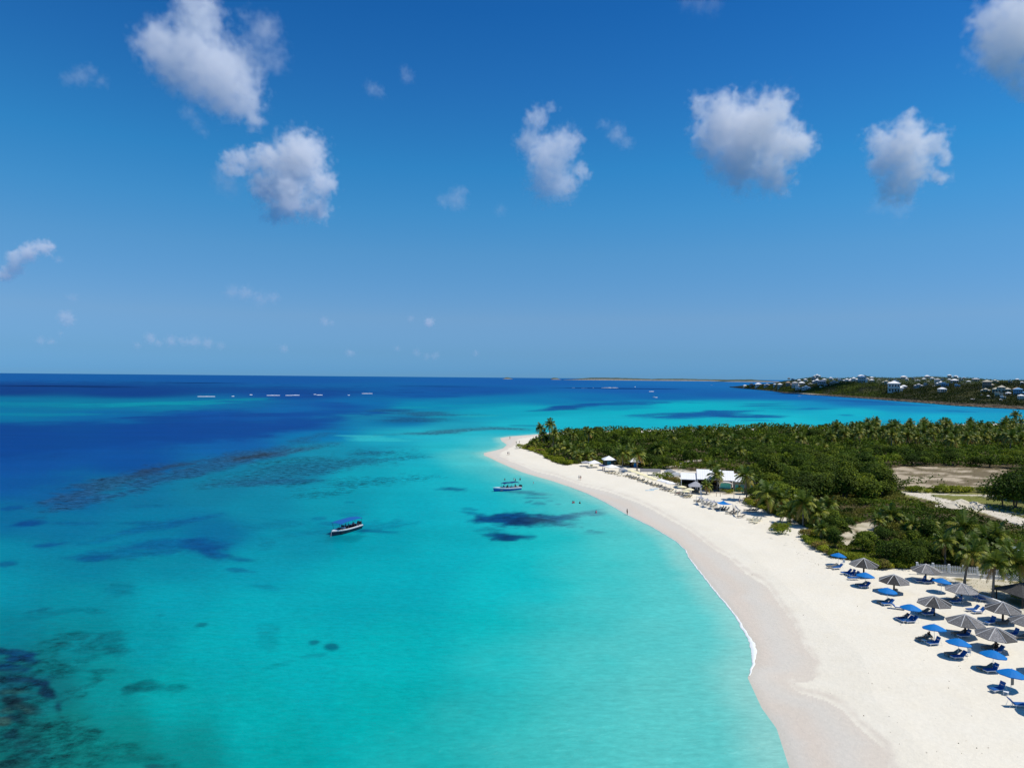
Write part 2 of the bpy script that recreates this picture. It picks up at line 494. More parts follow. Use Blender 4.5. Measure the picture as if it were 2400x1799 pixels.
# ================================================================== THE SEA
# what the water looks like from its depth and bed: (pixel x, pixel y, sRGB)
SEA_PTS = [
 (0,885,(14,88,155)),(600,890,(12,84,152)),(1200,895,(16,90,158)),(1700,900,(22,104,168)),(2300,910,(24,105,168)),
 (0,915,(4,56,122)),(300,920,(4,58,126)),(700,925,(8,72,142)),(1100,915,(12,82,150)),(1500,915,(16,92,160)),(-600,915,(6,62,130)),
 (0,945,(0,112,150)),(200,950,(0,118,150)),(400,950,(0,122,154)),(540,945,(4,104,152)),(800,950,(8,78,148)),(-600,950,(0,100,145)),
 (0,972,(0,112,152)),(250,972,(2,100,152)),(500,975,(6,76,148)),
 (0,1010,(4,64,134)),(400,1010,(2,62,134)),(700,1000,(6,76,146)),(950,985,(0,108,158)),(-500,1050,(4,60,130)),
 (0,1080,(4,72,142)),(300,1080,(4,76,145)),(550,1040,(8,92,156)),(750,1020,(0,116,164)),
 (0,1130,(6,84,146)),(150,1160,(6,90,144)),(-500,1200,(4,84,142)),
 (300,1160,(6,112,146)),(500,1150,(10,122,148)),(700,1100,(14,122,148)),(850,1060,(14,138,160)),(600,1190,(4,132,154)),
 (0,1220,(2,104,144)),(150,1230,(2,112,146)),(350,1230,(0,118,148)),(500,1250,(0,108,146)),(700,1250,(0,142,160)),(-500,1350,(2,110,140)),
 (0,1300,(0,132,154)),(200,1330,(0,128,150)),(400,1330,(0,136,154)),(600,1330,(0,150,165)),
 (0,1380,(0,142,158)),(200,1400,(0,140,152)),(400,1400,(0,158,168)),(600,1430,(0,168,174)),(800,1400,(0,166,172)),
 (0,1470,(0,124,136)),(200,1480,(2,132,138)),(350,1500,(0,150,156)),(500,1520,(0,166,168)),(700,1550,(0,172,172)),
 (0,1600,(20,92,96)),(120,1620,(12,112,114)),(250,1600,(4,144,142)),(400,1620,(0,164,160)),(600,1680,(0,168,164)),(900,1650,(0,172,166)),
 (0,1720,(14,110,104)),(150,1720,(14,126,116)),(300,1740,(8,132,124)),(450,1780,(6,138,132)),(650,1790,(0,160,154)),(-400,1700,(16,90,96)),
 (1000,1790,(4,172,166)),(1300,1780,(10,180,172)),(1500,1780,(34,188,178)),(0,2300,(10,130,124)),(800,2300,(4,168,160)),(1600,2300,(50,190,180)),
 (900,1550,(0,176,174)),(1200,1500,(6,184,180)),(1400,1600,(12,186,180)),(1550,1650,(44,192,182)),
 (950,1350,(0,166,172)),(1200,1370,(10,184,184)),(1400,1400,(22,190,186)),(1550,1450,(44,194,188)),
 (900,1260,(0,160,170)),(1050,1280,(6,172,178)),(1300,1280,(22,186,184)),(1450,1290,(44,192,186)),
 (800,1180,(4,150,164)),(950,1190,(6,168,178)),(1100,1180,(16,176,184)),(1250,1180,(34,182,184)),(1350,1190,(52,188,186)),
 (850,1120,(10,160,172)),(1000,1110,(18,176,184)),(1130,1120,(30,180,184)),(1200,1130,(48,184,184)),
 (950,1070,(22,170,182)),(1050,1050,(40,184,190)),(1100,1080,(50,188,190)),
 (800,1060,(18,140,162)),(900,1035,(24,160,178)),(1000,1020,(38,176,188)),(1100,1020,(44,184,192)),
 (700,960,(6,96,156)),(850,945,(4,104,160)),(1000,950,(0,132,166)),(1100,940,(4,124,164)),(1000,925,(8,86,152)),
 (900,975,(20,124,158)),(1050,980,(20,146,168)),(1150,970,(14,160,178)),(1200,1000,(28,178,188)),(1080,1000,(32,156,174)),
 (1300,940,(4,120,164)),(1250,960,(8,162,178)),(1400,935,(6,108,162)),(1550,930,(8,98,160)),(1700,925,(14,92,158)),
 (1300,990,(22,180,190)),(1450,980,(16,176,188)),(1450,950,(4,142,172)),(1600,950,(0,176,186)),(1650,985,(16,178,188)),
 (1800,985,(24,184,194)),(1800,950,(8,168,182)),(1900,950,(12,140,178)),(2000,965,(16,176,190)),(2000,945,(16,112,168)),
 (1850,930,(14,100,164)),(2100,955,(14,136,178)),(2200,975,(20,172,194)),(2200,962,(18,140,182)),(2350,972,(24,158,186)),(2350,962,(20,140,180)),(2700,970,(24,140,176))]
# beds of weed, reef and sand, and darker patches round a boat: (x, y, half width, half height, tilt deg, sRGB, strength, reef texture)
SEA_BEDS = [
 (180,1030,620,50,-5,(4,64,136),.8,0),(560,1000,330,26,-4,(5,68,140),.75,0),(120,1085,330,26,-8,(8,78,148),.7,0),(760,968,200,12,-3,(6,76,148),.6,0),(300,908,700,14,1,(5,60,128),.6,0),(30,1135,160,18,-6,(6,80,146),.5,0),
 (150,948,260,7,0,(0,134,158),.7,.2),(380,945,200,6,-1,(0,150,164),.8,.2),(520,938,120,3,-2,(0,136,158),.7,.1),(100,970,160,5,0,(0,140,160),.5,.1),
 (480,1096,370,17,-15,(38,88,130),.75,1.),(260,1130,170,18,-14,(48,82,116),.65,1.),(640,1062,190,9,-9,(52,90,122),.7,1.),(600,1068,70,4,-10,(48,58,72),.8,.6),(390,1096,90,6,-12,(46,60,80),.6,.6),
 (620,1120,160,14,-6,(28,108,140),.6,1.),(640,1128,130,9,-2,(34,92,128),.7,1.),(860,1130,140,14,-5,(10,120,146),.35,1.),(760,1092,170,16,-5,(34,104,134),.6,1.),(700,1078,150,8,-4,(24,122,142),.5,1.),(720,1095,220,22,-8,(22,116,142),.5,1.),
 (890,1030,80,5,1,(60,196,198),.6,.1),(840,1022,60,3,1,(70,200,200),.5,.1),(980,1015,110,5,-2,(52,110,134),.75,1.),(1080,1008,130,5,-2,(62,118,138),.6,1.),(960,985,90,6,-1,(30,92,132),.65,1.),(1010,970,140,6,0,(42,96,134),.6,1.),
 (1180,1005,60,5,2,(56,120,140),.7,1.),(1240,998,40,2,0,(20,120,150),.8,.3),(920,962,70,4,-1,(30,90,134),.6,1.),(1120,975,60,4,-1,(36,170,180),.6,.3),(980,955,60,3,0,(10,150,172),.7,.3),
 (1150,948,130,4,-2,(2,150,174),.55,.3),(1310,957,75,5,-4,(8,72,142),.85,.4),(1360,950,90,4,-4,(8,76,146),.75,.4),(1480,945,120,4,-1,(8,84,152),.7,.4),
 (1560,970,90,4,-2,(10,84,150),.6,.6),(1640,972,140,7,-3,(8,82,150),.9,.4),(1740,975,120,7,0,(8,80,148),.85,.5),(1700,965,110,4,-3,(8,90,156),.7,.5),(1620,978,70,5,0,(6,88,154),.7,.4),
 (1850,957,90,3,1,(12,90,156),.8,.3),(1800,951,80,3,1,(12,80,150),.8,.3),(1800,946,60,2,0,(6,84,150),.6,.3),(1750,985,60,2,0,(12,120,170),.6,.3),(1980,973,22,2,0,(10,120,165),.7,.2),(2100,948,110,3,2,(14,86,154),.7,.3),(2000,940,120,3,2,(12,84,152),.7,.3),(2250,963,50,2,3,(14,100,160),.5,.3),(2120,987,100,1.6,0,(20,130,170),.5,.3),(1600,1001,160,1.6,0,(30,150,180),.4,.3),
 (1780,955,150,6,0,(0,178,188),.55,.2),(1520,962,150,6,-2,(0,178,188),.7,.2),(1330,966,120,5,-4,(0,168,180),.5,.2),
 (70,1225,60,9,-8,(2,62,130),.8,.2),(20,1190,40,6,-5,(2,70,136),.6,.2),(110,1275,45,6,-4,(2,72,134),.7,.2),(15,1320,30,7,-10,(2,78,130),.6,.2),
 (460,1278,60,17,10,(2,68,128),.85,.3),(400,1275,120,16,0,(2,88,138),.6,.3),(290,1290,130,20,-4,(2,94,140),.6,.3),(220,1305,50,8,-8,(2,78,132),.6,.3),(500,1300,50,12,12,(2,74,130),.7,.3),(560,1310,40,6,4,(2,86,134),.7,.2),(560,1337,40,6,6,(0,98,138),.6,.2),(620,1375,60,8,10,(0,130,152),.5,.2),
 (330,1240,160,10,-12,(2,90,144),.5,.3),(430,1225,120,8,-14,(2,86,142),.5,.3),(180,1225,60,6,0,(4,92,142),.5,.3),(350,1185,60,4,0,(6,94,138),.5,.4),(320,1225,50,4,-4,(4,90,138),.5,.3),
 (800,1240,170,14,-6,(0,112,142),.45,.2),(640,1230,110,12,-6,(0,116,146),.45,.2),(620,1275,30,14,0,(0,122,150),.35,.2),
 (870,1244,60,5,2,(2,88,130),.7,.1),(780,1225,40,8,0,(0,96,140),.5,.1),(800,1262,60,10,0,(2,108,124),.5,.1),(820,1205,40,5,0,(0,112,146),.4,.1),(745,1215,25,4,0,(2,100,140),.5,.1),  # darker blue patches round the near boat
 (285,1375,45,20,-5,(0,118,138),.5,.2),(130,1432,70,12,-8,(0,112,126),.55,.2),(205,1430,40,14,0,(0,114,126),.5,.3),(100,1425,40,5,-10,(0,96,118),.5,.3),
 (470,1463,18,6,0,(0,108,120),.7,.2),(370,1442,14,5,0,(0,126,138),.5,.2),(735,1504,16,7,-8,(0,112,126),.8,.2),(777,1513,18,8,0,(0,100,118),.85,.2),(740,1535,30,4,-5,(0,128,138),.5,.2),(640,1490,34,34,30,(0,136,142),.35,.2),(660,1555,50,6,-14,(0,138,142),.3,.2),
 (360,1607,82,21,1,(0,108,110),.8,.4),(310,1610,34,18,-10,(0,104,106),.6,.4),(420,1610,26,12,0,(0,110,110),.4,.4),(310,1640,18,5,0,(0,120,118),.4,.3),
 (250,1500,64,24,14,(0,104,112),.6,.5),(160,1510,80,30,8,(4,110,116),.55,.6),(235,1570,50,6,0,(4,96,100),.6,.5),(120,1560,110,34,4,(6,108,110),.6,.8),
 (90,1690,150,95,0,(12,86,88),.62,1.),(40,1600,90,60,0,(10,74,92),.55,1.),
 (30,1530,60,9,4,(8,54,92),.8,.9),(60,1545,50,12,10,(10,56,98),.8,.9),(20,1568,70,9,0,(12,48,80),.85,.9),(45,1590,50,9,0,(16,46,68),.8,.9),(95,1600,30,10,10,(10,50,82),.75,.9),
 (20,1640,34,18,5,(22,50,54),.85,1.),(60,1655,55,16,8,(26,46,50),.85,1.),(110,1620,34,24,20,(14,40,66),.85,1.),(75,1690,46,10,12,(20,44,54),.85,1.),(10,1690,24,10,0,(60,72,60),.7,1.),(40,1620,60,10,0,(50,84,72),.6,1.),(20,1560,30,4,0,(2,60,110),.6,1.),
 (140,1650,20,20,0,(16,44,66),.8,1.),(95,1710,34,12,-20,(16,60,66),.7,1.),(30,1715,40,16,-10,(16,48,58),.8,1.),(60,1735,60,10,-15,(20,60,62),.6,1.),(80,1755,34,8,0,(20,56,58),.7,1.),(110,1690,60,34,-12,(12,104,98),.6,1.),(20,1780,60,14,0,(22,64,60),.7,1.),(150,1790,90,18,0,(10,100,94),.5,.8),
 (230,1745,110,44,14,(8,112,104),.5,.6),(330,1780,100,30,20,(6,110,104),.5,.4),(355,1796,30,6,0,(20,70,78),.7,.3),(60,1660,30,7,20,(70,110,100),.35,1.),(20,1665,20,6,0,(66,106,94),.4,1.),
 (1060,1146,38,4,1,(4,92,128),.85,.2),(1240,1155,60,5,4,(8,106,134),.75,.3),(1215,1152,26,5,0,(6,92,126),.6,.3),(1255,1165,38,3,0,(10,110,138),.7,.3),(1265,1180,20,4,0,(6,110,134),.7,.3),(1240,1176,14,3,-20,(6,112,136),.6,.3),(1290,1172,8,3,0,(8,116,140),.5,.2),(1310,1180,10,2,0,(8,116,140),.5,.2),
 (1250,1214,130,17,2,(2,70,116),.98,.6),(1165,1210,75,13,-4,(2,70,120),.95,.5),(1340,1208,62,8,-8,(4,78,126),.92,.4),(1390,1202,34,8,-3,(4,78,124),.95,.3),(1260,1219,70,10,2,(14,46,86),.85,.6),(1110,1200,40,5,8,(4,104,142),.6,.3),(1100,1192,20,3,4,(4,112,146),.5,.3),(1330,1224,60,6,-2,(8,110,136),.5,.3),
 (1190,1256,60,12,1,(2,74,118),.95,.4),(1200,1258,40,8,0,(4,58,104),.7,.4),(1150,1240,40,6,0,(4,116,140),.5,.3),(1240,1258,20,8,0,(4,92,128),.6,.3),(1400,1247,24,6,0,(6,120,140),.7,.3),(1385,1242,10,3,0,(4,104,130),.5,.3),(820,1178,12,3,0,(0,110,140),.5,.2),(805,1135,20,3,0,(10,112,136),.5,.2),(1100,1073,14,1.5,0,(20,110,134),.6,.3),
 (750,1045,60,4,0,(20,120,150),.4,1.),(700,1130,80,8,-4,(12,108,136),.45,1.),(900,1075,120,7,-3,(20,134,156),.45,1.),(880,1060,60,4,-4,(30,104,134),.5,1.),(730,1160,100,8,-4,(6,124,146),.4,.9)]

def sea_colour(px, py, X, Y):
    v = np.clip(py - yhor(px), 0.4, None)
    t = 430 * np.log(v + 14)
    acc = np.zeros(px.shape + (3,)); wsum = np.zeros(px.shape)
    for (cx, cy, rgb) in SEA_PTS:
        tv = 430 * math.log(max(cy - float(yhor(cx)), 0.4) + 14)
        d2 = ((px - cx) / 1.25) ** 2 + ((t - tv) * 1.3) ** 2 + 1500
        w = 1 / d2 ** 2.2
        acc += w[..., None] * lin(rgb); wsum += w
    c = acc / wsum[..., None]
    reef = np.zeros(px.shape)
    # ragged outlines: the bed's edges wander on the sea floor
    D = np.clip(Y, 20, None)
    sc = np.clip(D / 260, 0.35, 4)
    lx = np.log2(sc)
    wx = (fbm(X / 16, Y / 16, 61, 4) - .5); wy = (fbm(X / 16, Y / 16, 91, 4) - .5)
    wx2 = (fbm(X / 60, Y / 60, 63, 4) - .5); wy2 = (fbm(X / 60, Y / 60, 93, 4) - .5)
    far = sstep(150, 600, D)
    fx = wx * (1 - far) + wx2 * far; fy = wy * (1 - far) + wy2 * far
    fine = fbm(X / 3.0, Y / 3.0, 33, 4) - .5
    fine = fine * (1 - far) + (fbm(X / 22, Y / 22, 35, 4) - .5) * far
    for (cx, cy, rx, ry, ang, rgb, s, rf) in SEA_BEDS:
        a = math.radians(ang); co, si = math.cos(a), math.sin(a)
        R = max(rx, ry) * 2.2 + 40
        m = (np.abs(px - cx) < R) & (np.abs(py - cy) < max(ry, rx * abs(si)) * 2.2 + 30)
        if not m.any(): continue
        dx, dy = px[m] - cx, py[m] - cy
        u = (dx * co + dy * si) / rx + fx[m] * 1.3
        w = (-dx * si + dy * co) / ry + fy[m] * 1.6
        r = np.sqrt(u * u + w * w) + fine[m] * (0.9 + 1.3 * rf * (py[m] > 1400))
        k = (1 - sstep(0.45, 1.15, r)) * s
        c[m] = c[m] * (1 - k[..., None]) + lin(rgb) * k[..., None]
        reef[m] = np.maximum(reef[m], (1 - sstep(0.5, 1.3, r)) * rf)
    return c, reef

def build_sea():
    us = np.concatenate([np.arange(-5200, -400, 160), np.arange(-400, 2800, 5), np.arange(2800, 7600, 160)]) - 1200
    v = 0.45; vs = []
    while v < 1000:
        vs.append(v)
        v += min(max(0.5, v * 0.02), 3.6)
    while v < 40000:
        vs.append(v); v *= 1.12
    vs = np.array(vs)
    D = CAM_H * FPX / vs
    U, DD = np.meshgrid(us, D)
    X, Y = U * DD / FPX, DD
    P = np.stack([X, Y, np.zeros_like(X)], -1)
    pix, _ = proj(P.reshape(-1, 3))
    PX, PY = pix[:, 0].reshape(X.shape), pix[:, 1].reshape(X.shape)
    c, reef = sea_colour(PX, PY, X, Y)
    # pale shallows over sand, getting thinner to the waterline
    near = (PY > 1000)
    sd = np.full(PX.shape, -500.0)
    sd[near] = shore_sd(PX[near], PY[near])
    off = -sd
    n = fbm(X / 7, Y / 7, 14, 4) - .5
    k1 = (1 - sstep(0, 32 + 12 * sstep(1150, 1600, PY), off + n * 9)) * 0.74 * sstep(1000, 1060, PY)
    tipk = sstep(1500, 1300, PY)
    k1 = k1 * (1 - 0.25 * tipk)
    c = c * (1 - k1[..., None]) + lin((128, 206, 196)) * k1[..., None]
    k2 = (1 - sstep(0, 7, off + n * 3)) * 0.75 * (near)
    c = c * (1 - k2[..., None]) + lin((172, 212, 198)) * k2[..., None]
    rip = np.zeros_like(k2)
    c = np.clip(c, 0.0, 1)
    keep = sd < 6
    q = keep[:-1, :-1] | keep[1:, :-1] | keep[:-1, 1:] | keep[1:, 1:]
    ny, nx = X.shape
    idx = np.arange(ny * nx).reshape(ny, nx)
    F = np.stack([idx[:-1, :-1], idx[:-1, 1:], idx[1:, 1:], idx[1:, :-1]], -1)[q]
    F = F[:, ::-1]
    m = bpy.data.materials.new('sea_water'); m.use_nodes = True
    N, L = m.node_tree.nodes, m.node_tree.links
    N.remove(N['Principled BSDF'])
    b = N.new('ShaderNodeBsdfDiffuse')                  # light coming back up out of the water
    gl = N.new('ShaderNodeBsdfGlossy'); gl.inputs['Roughness'].default_value = 0.22
    fr = N.new('ShaderNodeFresnel'); fr.inputs['IOR'].default_value = 1.33
    fm = N.new('ShaderNodeMath'); fm.operation = 'MULTIPLY'; fm.inputs[1].default_value = 0.5
    fc = N.new('ShaderNodeMath'); fc.operation = 'MINIMUM'; fc.inputs[1].default_value = 0.075   # wave slopes keep far water from mirroring
    mxs = N.new('ShaderNodeMixShader')
    L.new(fr.outputs[0], fm.inputs[0]); L.new(fm.outputs[0], fc.inputs[0]); L.new(fc.outputs[0], mxs.inputs[0])
    L.new(b.outputs[0], mxs.inputs[1]); L.new(gl.outputs[0], mxs.inputs[2]); L.new(mxs.outputs[0], N['Material Output'].inputs[0])
    a = N.new('ShaderNodeAttribute'); a.attribute_name = 'tint'
    geo = N.new('ShaderNodeNewGeometry')
    def noise(scale, detail, rough=0.6, stretch=(1, 1, 1)):
        mp = N.new('ShaderNodeMapping'); mp.inputs['Scale'].default_value = [s * scale for s in stretch]
        L.new(geo.outputs['Position'], mp.inputs['Vector'])
        t = N.new('ShaderNodeTexNoise'); t.inputs['Scale'].default_value = 1; t.inputs['Detail'].default_value = detail
        t.inputs['Roughness'].default_value = rough
        L.new(mp.outputs[0], t.inputs['Vector'])
        return t.outputs[0]
    def mrange(src, a0, a1, b0, b1):
        r = N.new('ShaderNodeMapRange')
        for i, x in enumerate((a0, a1, b0, b1)): r.inputs[i + 1].default_value = x
        L.new(src, r.inputs[0]); return r.outputs[0]
    def mul(x, y):
        q = N.new('ShaderNodeMath'); q.operation = 'MULTIPLY'
        for i, s in enumerate((x, y)):
            if hasattr(s, 'is_linked') or hasattr(s, 'links'): L.new(s, q.inputs[i])
            else: q.inputs[i].default_value = s
        return q.outputs[0]
    # mottled reef (attribute alpha says where) and a faint streaky unevenness everywhere
    rf = noise(0.42, 10, 0.8, (0.8, 1, 1))
    rfm = mrange(rf, 0.38, 0.64, -0.8, 0.6)
    rfa = mul(rfm, a.outputs['Alpha'])
    st = mrange(noise(0.035, 7, 0.6, (0.5, 1.5, 1)), 0.3, 0.7, -0.07, 0.07)
    sp = mrange(noise(0.9, 4, 0.7, (0.6, 1.4, 1)), 0.3, 0.7, -0.12, 0.12)
    s1 = N.new('ShaderNodeMath'); s1.operation = 'ADD'; L.new(rfa, s1.inputs[0]); L.new(st, s1.inputs[1])
    s2 = N.new('ShaderNodeMath'); s2.operation = 'ADD'; L.new(s1.outputs[0], s2.inputs[0]); L.new(sp, s2.inputs[1])
    s3 = N.new('ShaderNodeMath'); s3.operation = 'ADD'; s3.inputs[1].default_value = 1; L.new(s2.outputs[0], s3.inputs[0])
    mx = N.new('ShaderNodeMix'); mx.data_type = 'RGBA'; mx.blend_type = 'MULTIPLY'; mx.inputs[0].default_value = 1
    L.new(a.outputs['Color'], mx.inputs[6]); L.new(s3.outputs[0], mx.inputs[7])
    L.new(mx.outputs[2], b.inputs['Color'])
    w1 = noise(0.9, 5, 0.6, (1, 1.8, 1)); w2 = noise(0.18, 4, 0.5, (0.7, 1.6, 1))
    ad = N.new('ShaderNodeMath'); ad.operation = 'MULTIPLY_ADD'; ad.inputs[1].default_value = 2.5
    L.new(w2, ad.inputs[0]); L.new(w1, ad.inputs[2])
    bp = N.new('ShaderNodeBump'); bp.inputs['Strength'].default_value = 0.8; bp.inputs['Distance'].default_value = 0.4
    L.new(ad.outputs[0], bp.inputs['Height'])
    for q in (gl, fr): L.new(bp.outputs[0], q.inputs['Normal'])
    bp2 = N.new('ShaderNodeBump'); bp2.inputs['Strength'].default_value = 0.35; bp2.inputs['Distance'].default_value = 0.3
    L.new(ad.outputs[0], bp2.inputs['Height']); L.new(bp2.outputs[0], b.inputs['Normal'])
    col = np.concatenate([c * np.array([0.62, 0.80, 0.80]), reef[..., None]], -1)
    me = mesh_np('sea', P.reshape(-1, 3), F, m, True, col.reshape(-1, 4))
    setp(link('sea', me), kind='structure')
build_sea()
# ================================================================== CLOUDS (fair-weather cumulus about 900 m up)
CLOUDS = [
 ('large ragged white cloud high on the left, with a round bright knob on top', 9, [(462,47,45),(483,10,26),(375,105,40),(426,137,60),(491,156,65),(534,192,58),(570,235,38),(599,275,20),(346,94,22),(509,250,18)]),
 ('thin grey cloud joined to the right side of the large ragged cloud', 3.2, [(617,87,36),(625,62,28),(581,134,38),(574,33,14),(643,137,26)]),
 ('bright white cloud left of centre below the large ragged one', 14, [(711,365,50),(679,391,50),(625,369,30),(549,369,17),(545,394,20),(751,430,32),(625,441,34),(679,467,46),(744,488,30),(643,503,22),(770,435,14),(578,372,22),(602,384,26),(585,398,16)]),
 ('faint wisp hanging left of the bright white cloud', 1.6, [(534,430,26),(510,415,14)]),
 ('narrow cloud with a thin plume on top, near the middle of the sky', 6.5, [(1287,367,42),(1258,277,22),(1295,248,11),(1240,331,24),(1324,335,28),(1287,425,38),(1324,436,26),(1363,403,18),(1352,324,12)]),
 ('small slanting wisp right of the narrow middle cloud', 2.5, [(1414,291,12),(1447,313,19),(1468,334,15)]),
 ('broad white cloud with ragged corners, right of centre', 13, [(1692,295,58),(1765,313,72),(1638,248,26),(1692,248,30),(1819,251,34),(1714,222,10),(1848,338,42),(1880,324,24),(1664,345,32),(1736,381,58),(1801,403,42),(1667,396,15),(1830,432,22)]),
 ('star shaped white cloud on the right with a pointed top', 12, [(2053,332,27),(2139,275,14),(2132,309,27),(2112,352,48),(2185,335,28),(2079,382,34),(2132,398,42),(2205,411,18),(2092,435,34),(2126,448,24),(2212,358,16)]),
 ('faint tail under the star shaped cloud', 1.4, [(2062,478,20),(2110,490,22),(2090,470,20)]),
 ('large white cloud cut off by the upper right corner', 12, [(2331,43,40),(2371,27,42),(2315,80,34),(2364,100,60),(2381,60,60),(2341,149,32),(2381,172,38),(2394,212,24),(2450,60,80),(2470,150,60)]),
 ('thin pale wisp on the far left, beside the large ragged cloud', 1.8, [(190,180,20),(215,165,12),(160,185,15),(240,190,14)]),
 ('lower of two tiny wisps in the upper middle of the sky', 2.0, [(870,207,14),(888,216,13)]),
 ('upper of two tiny wisps in the upper middle of the sky', 1.8, [(948,165,11),(955,182,13)]),
 ('small flat wisp left of and below the narrow middle cloud', 2.4, [(1068,467,22),(1085,448,13),(1038,475,14)]),
 ('tiny wisp to the right of the small flat wisp', 1.3, [(1172,494,13)]),
 ('bright slanting cloud at the left edge above the sea', 10, [(98,581,18),(117,578,13),(65,594,20),(38,605,18),(33,628,17),(11,643,16)]),
 ('tiny puff beside the slanting cloud at the left edge', 2.0, [(137,608,8)]),
 ('small pinkish puff low on the left', 5, [(157,746,15),(144,738,9)]),
 ('dim puff above the small pinkish one low on the left', 1.6, [(171,697,11)]),
 ('flat pinkish cloud low over the sea, left of centre', 2.6, [(543,684,14),(575,686,16),(608,700,18),(640,700,14)]),
 ('small oval puff low over the sea', 3, [(760,754,10),(776,757,7)]),
 ('tiny bright puff low over the middle of the sea', 6, [(1006,756,9)]),
 ('dim puff just left of the tiny bright one', 2, [(963,746,8)]),
 ('long low bank of small white puffs above the left horizon', 3.2, [(353,792,12),(401,798,12),(423,798,7),(456,800,12),(488,803,12),(518,809,8),(320,809,8),(372,802,8),(435,803,9)]),
 ('faint low puff above the horizon near the left edge', 2.5, [(95,798,9),(141,781,6),(120,800,8)]),
 ('tiny triangular puff above the horizon', 3.2, [(665,817,9)]),
 ('tiny flat puff above the horizon, right of the triangular one', 3, [(819,826,8),(826,828,7)]),
 ('string of faint puffs above the middle horizon', 2.2, [(930,817,7),(1020,833,9),(1000,834,8),(977,826,8)]),
 ('last tiny puff above the horizon towards the middle', 2.4, [(1115,827,8)]),
 ('faint wisp at the top edge right of centre', 1.2, [(1640,6,22),(1672,12,18),(1610,0,18)]),
 ('faint curl below the left side of the large ragged cloud', 1.3, [(440,265,16),(463,290,14),(480,312,10)]),
]
CLOUD_MAT = bpy.data.materials.new('cloud_vapour'); CLOUD_MAT.use_nodes = True
_N, _L = CLOUD_MAT.node_tree.nodes, CLOUD_MAT.node_tree.links
_N.clear()
_o = _N.new('ShaderNodeOutputMaterial')
_pv = _N.new('ShaderNodeVolumePrincipled')
_pv.inputs['Color'].default_value = (1, 1, 1, 1)
_pv.inputs['Anisotropy'].default_value = 0.0
_pv.inputs['Density'].default_value = 1.0
_L.new(_pv.outputs[0], _o.inputs['Volume'])

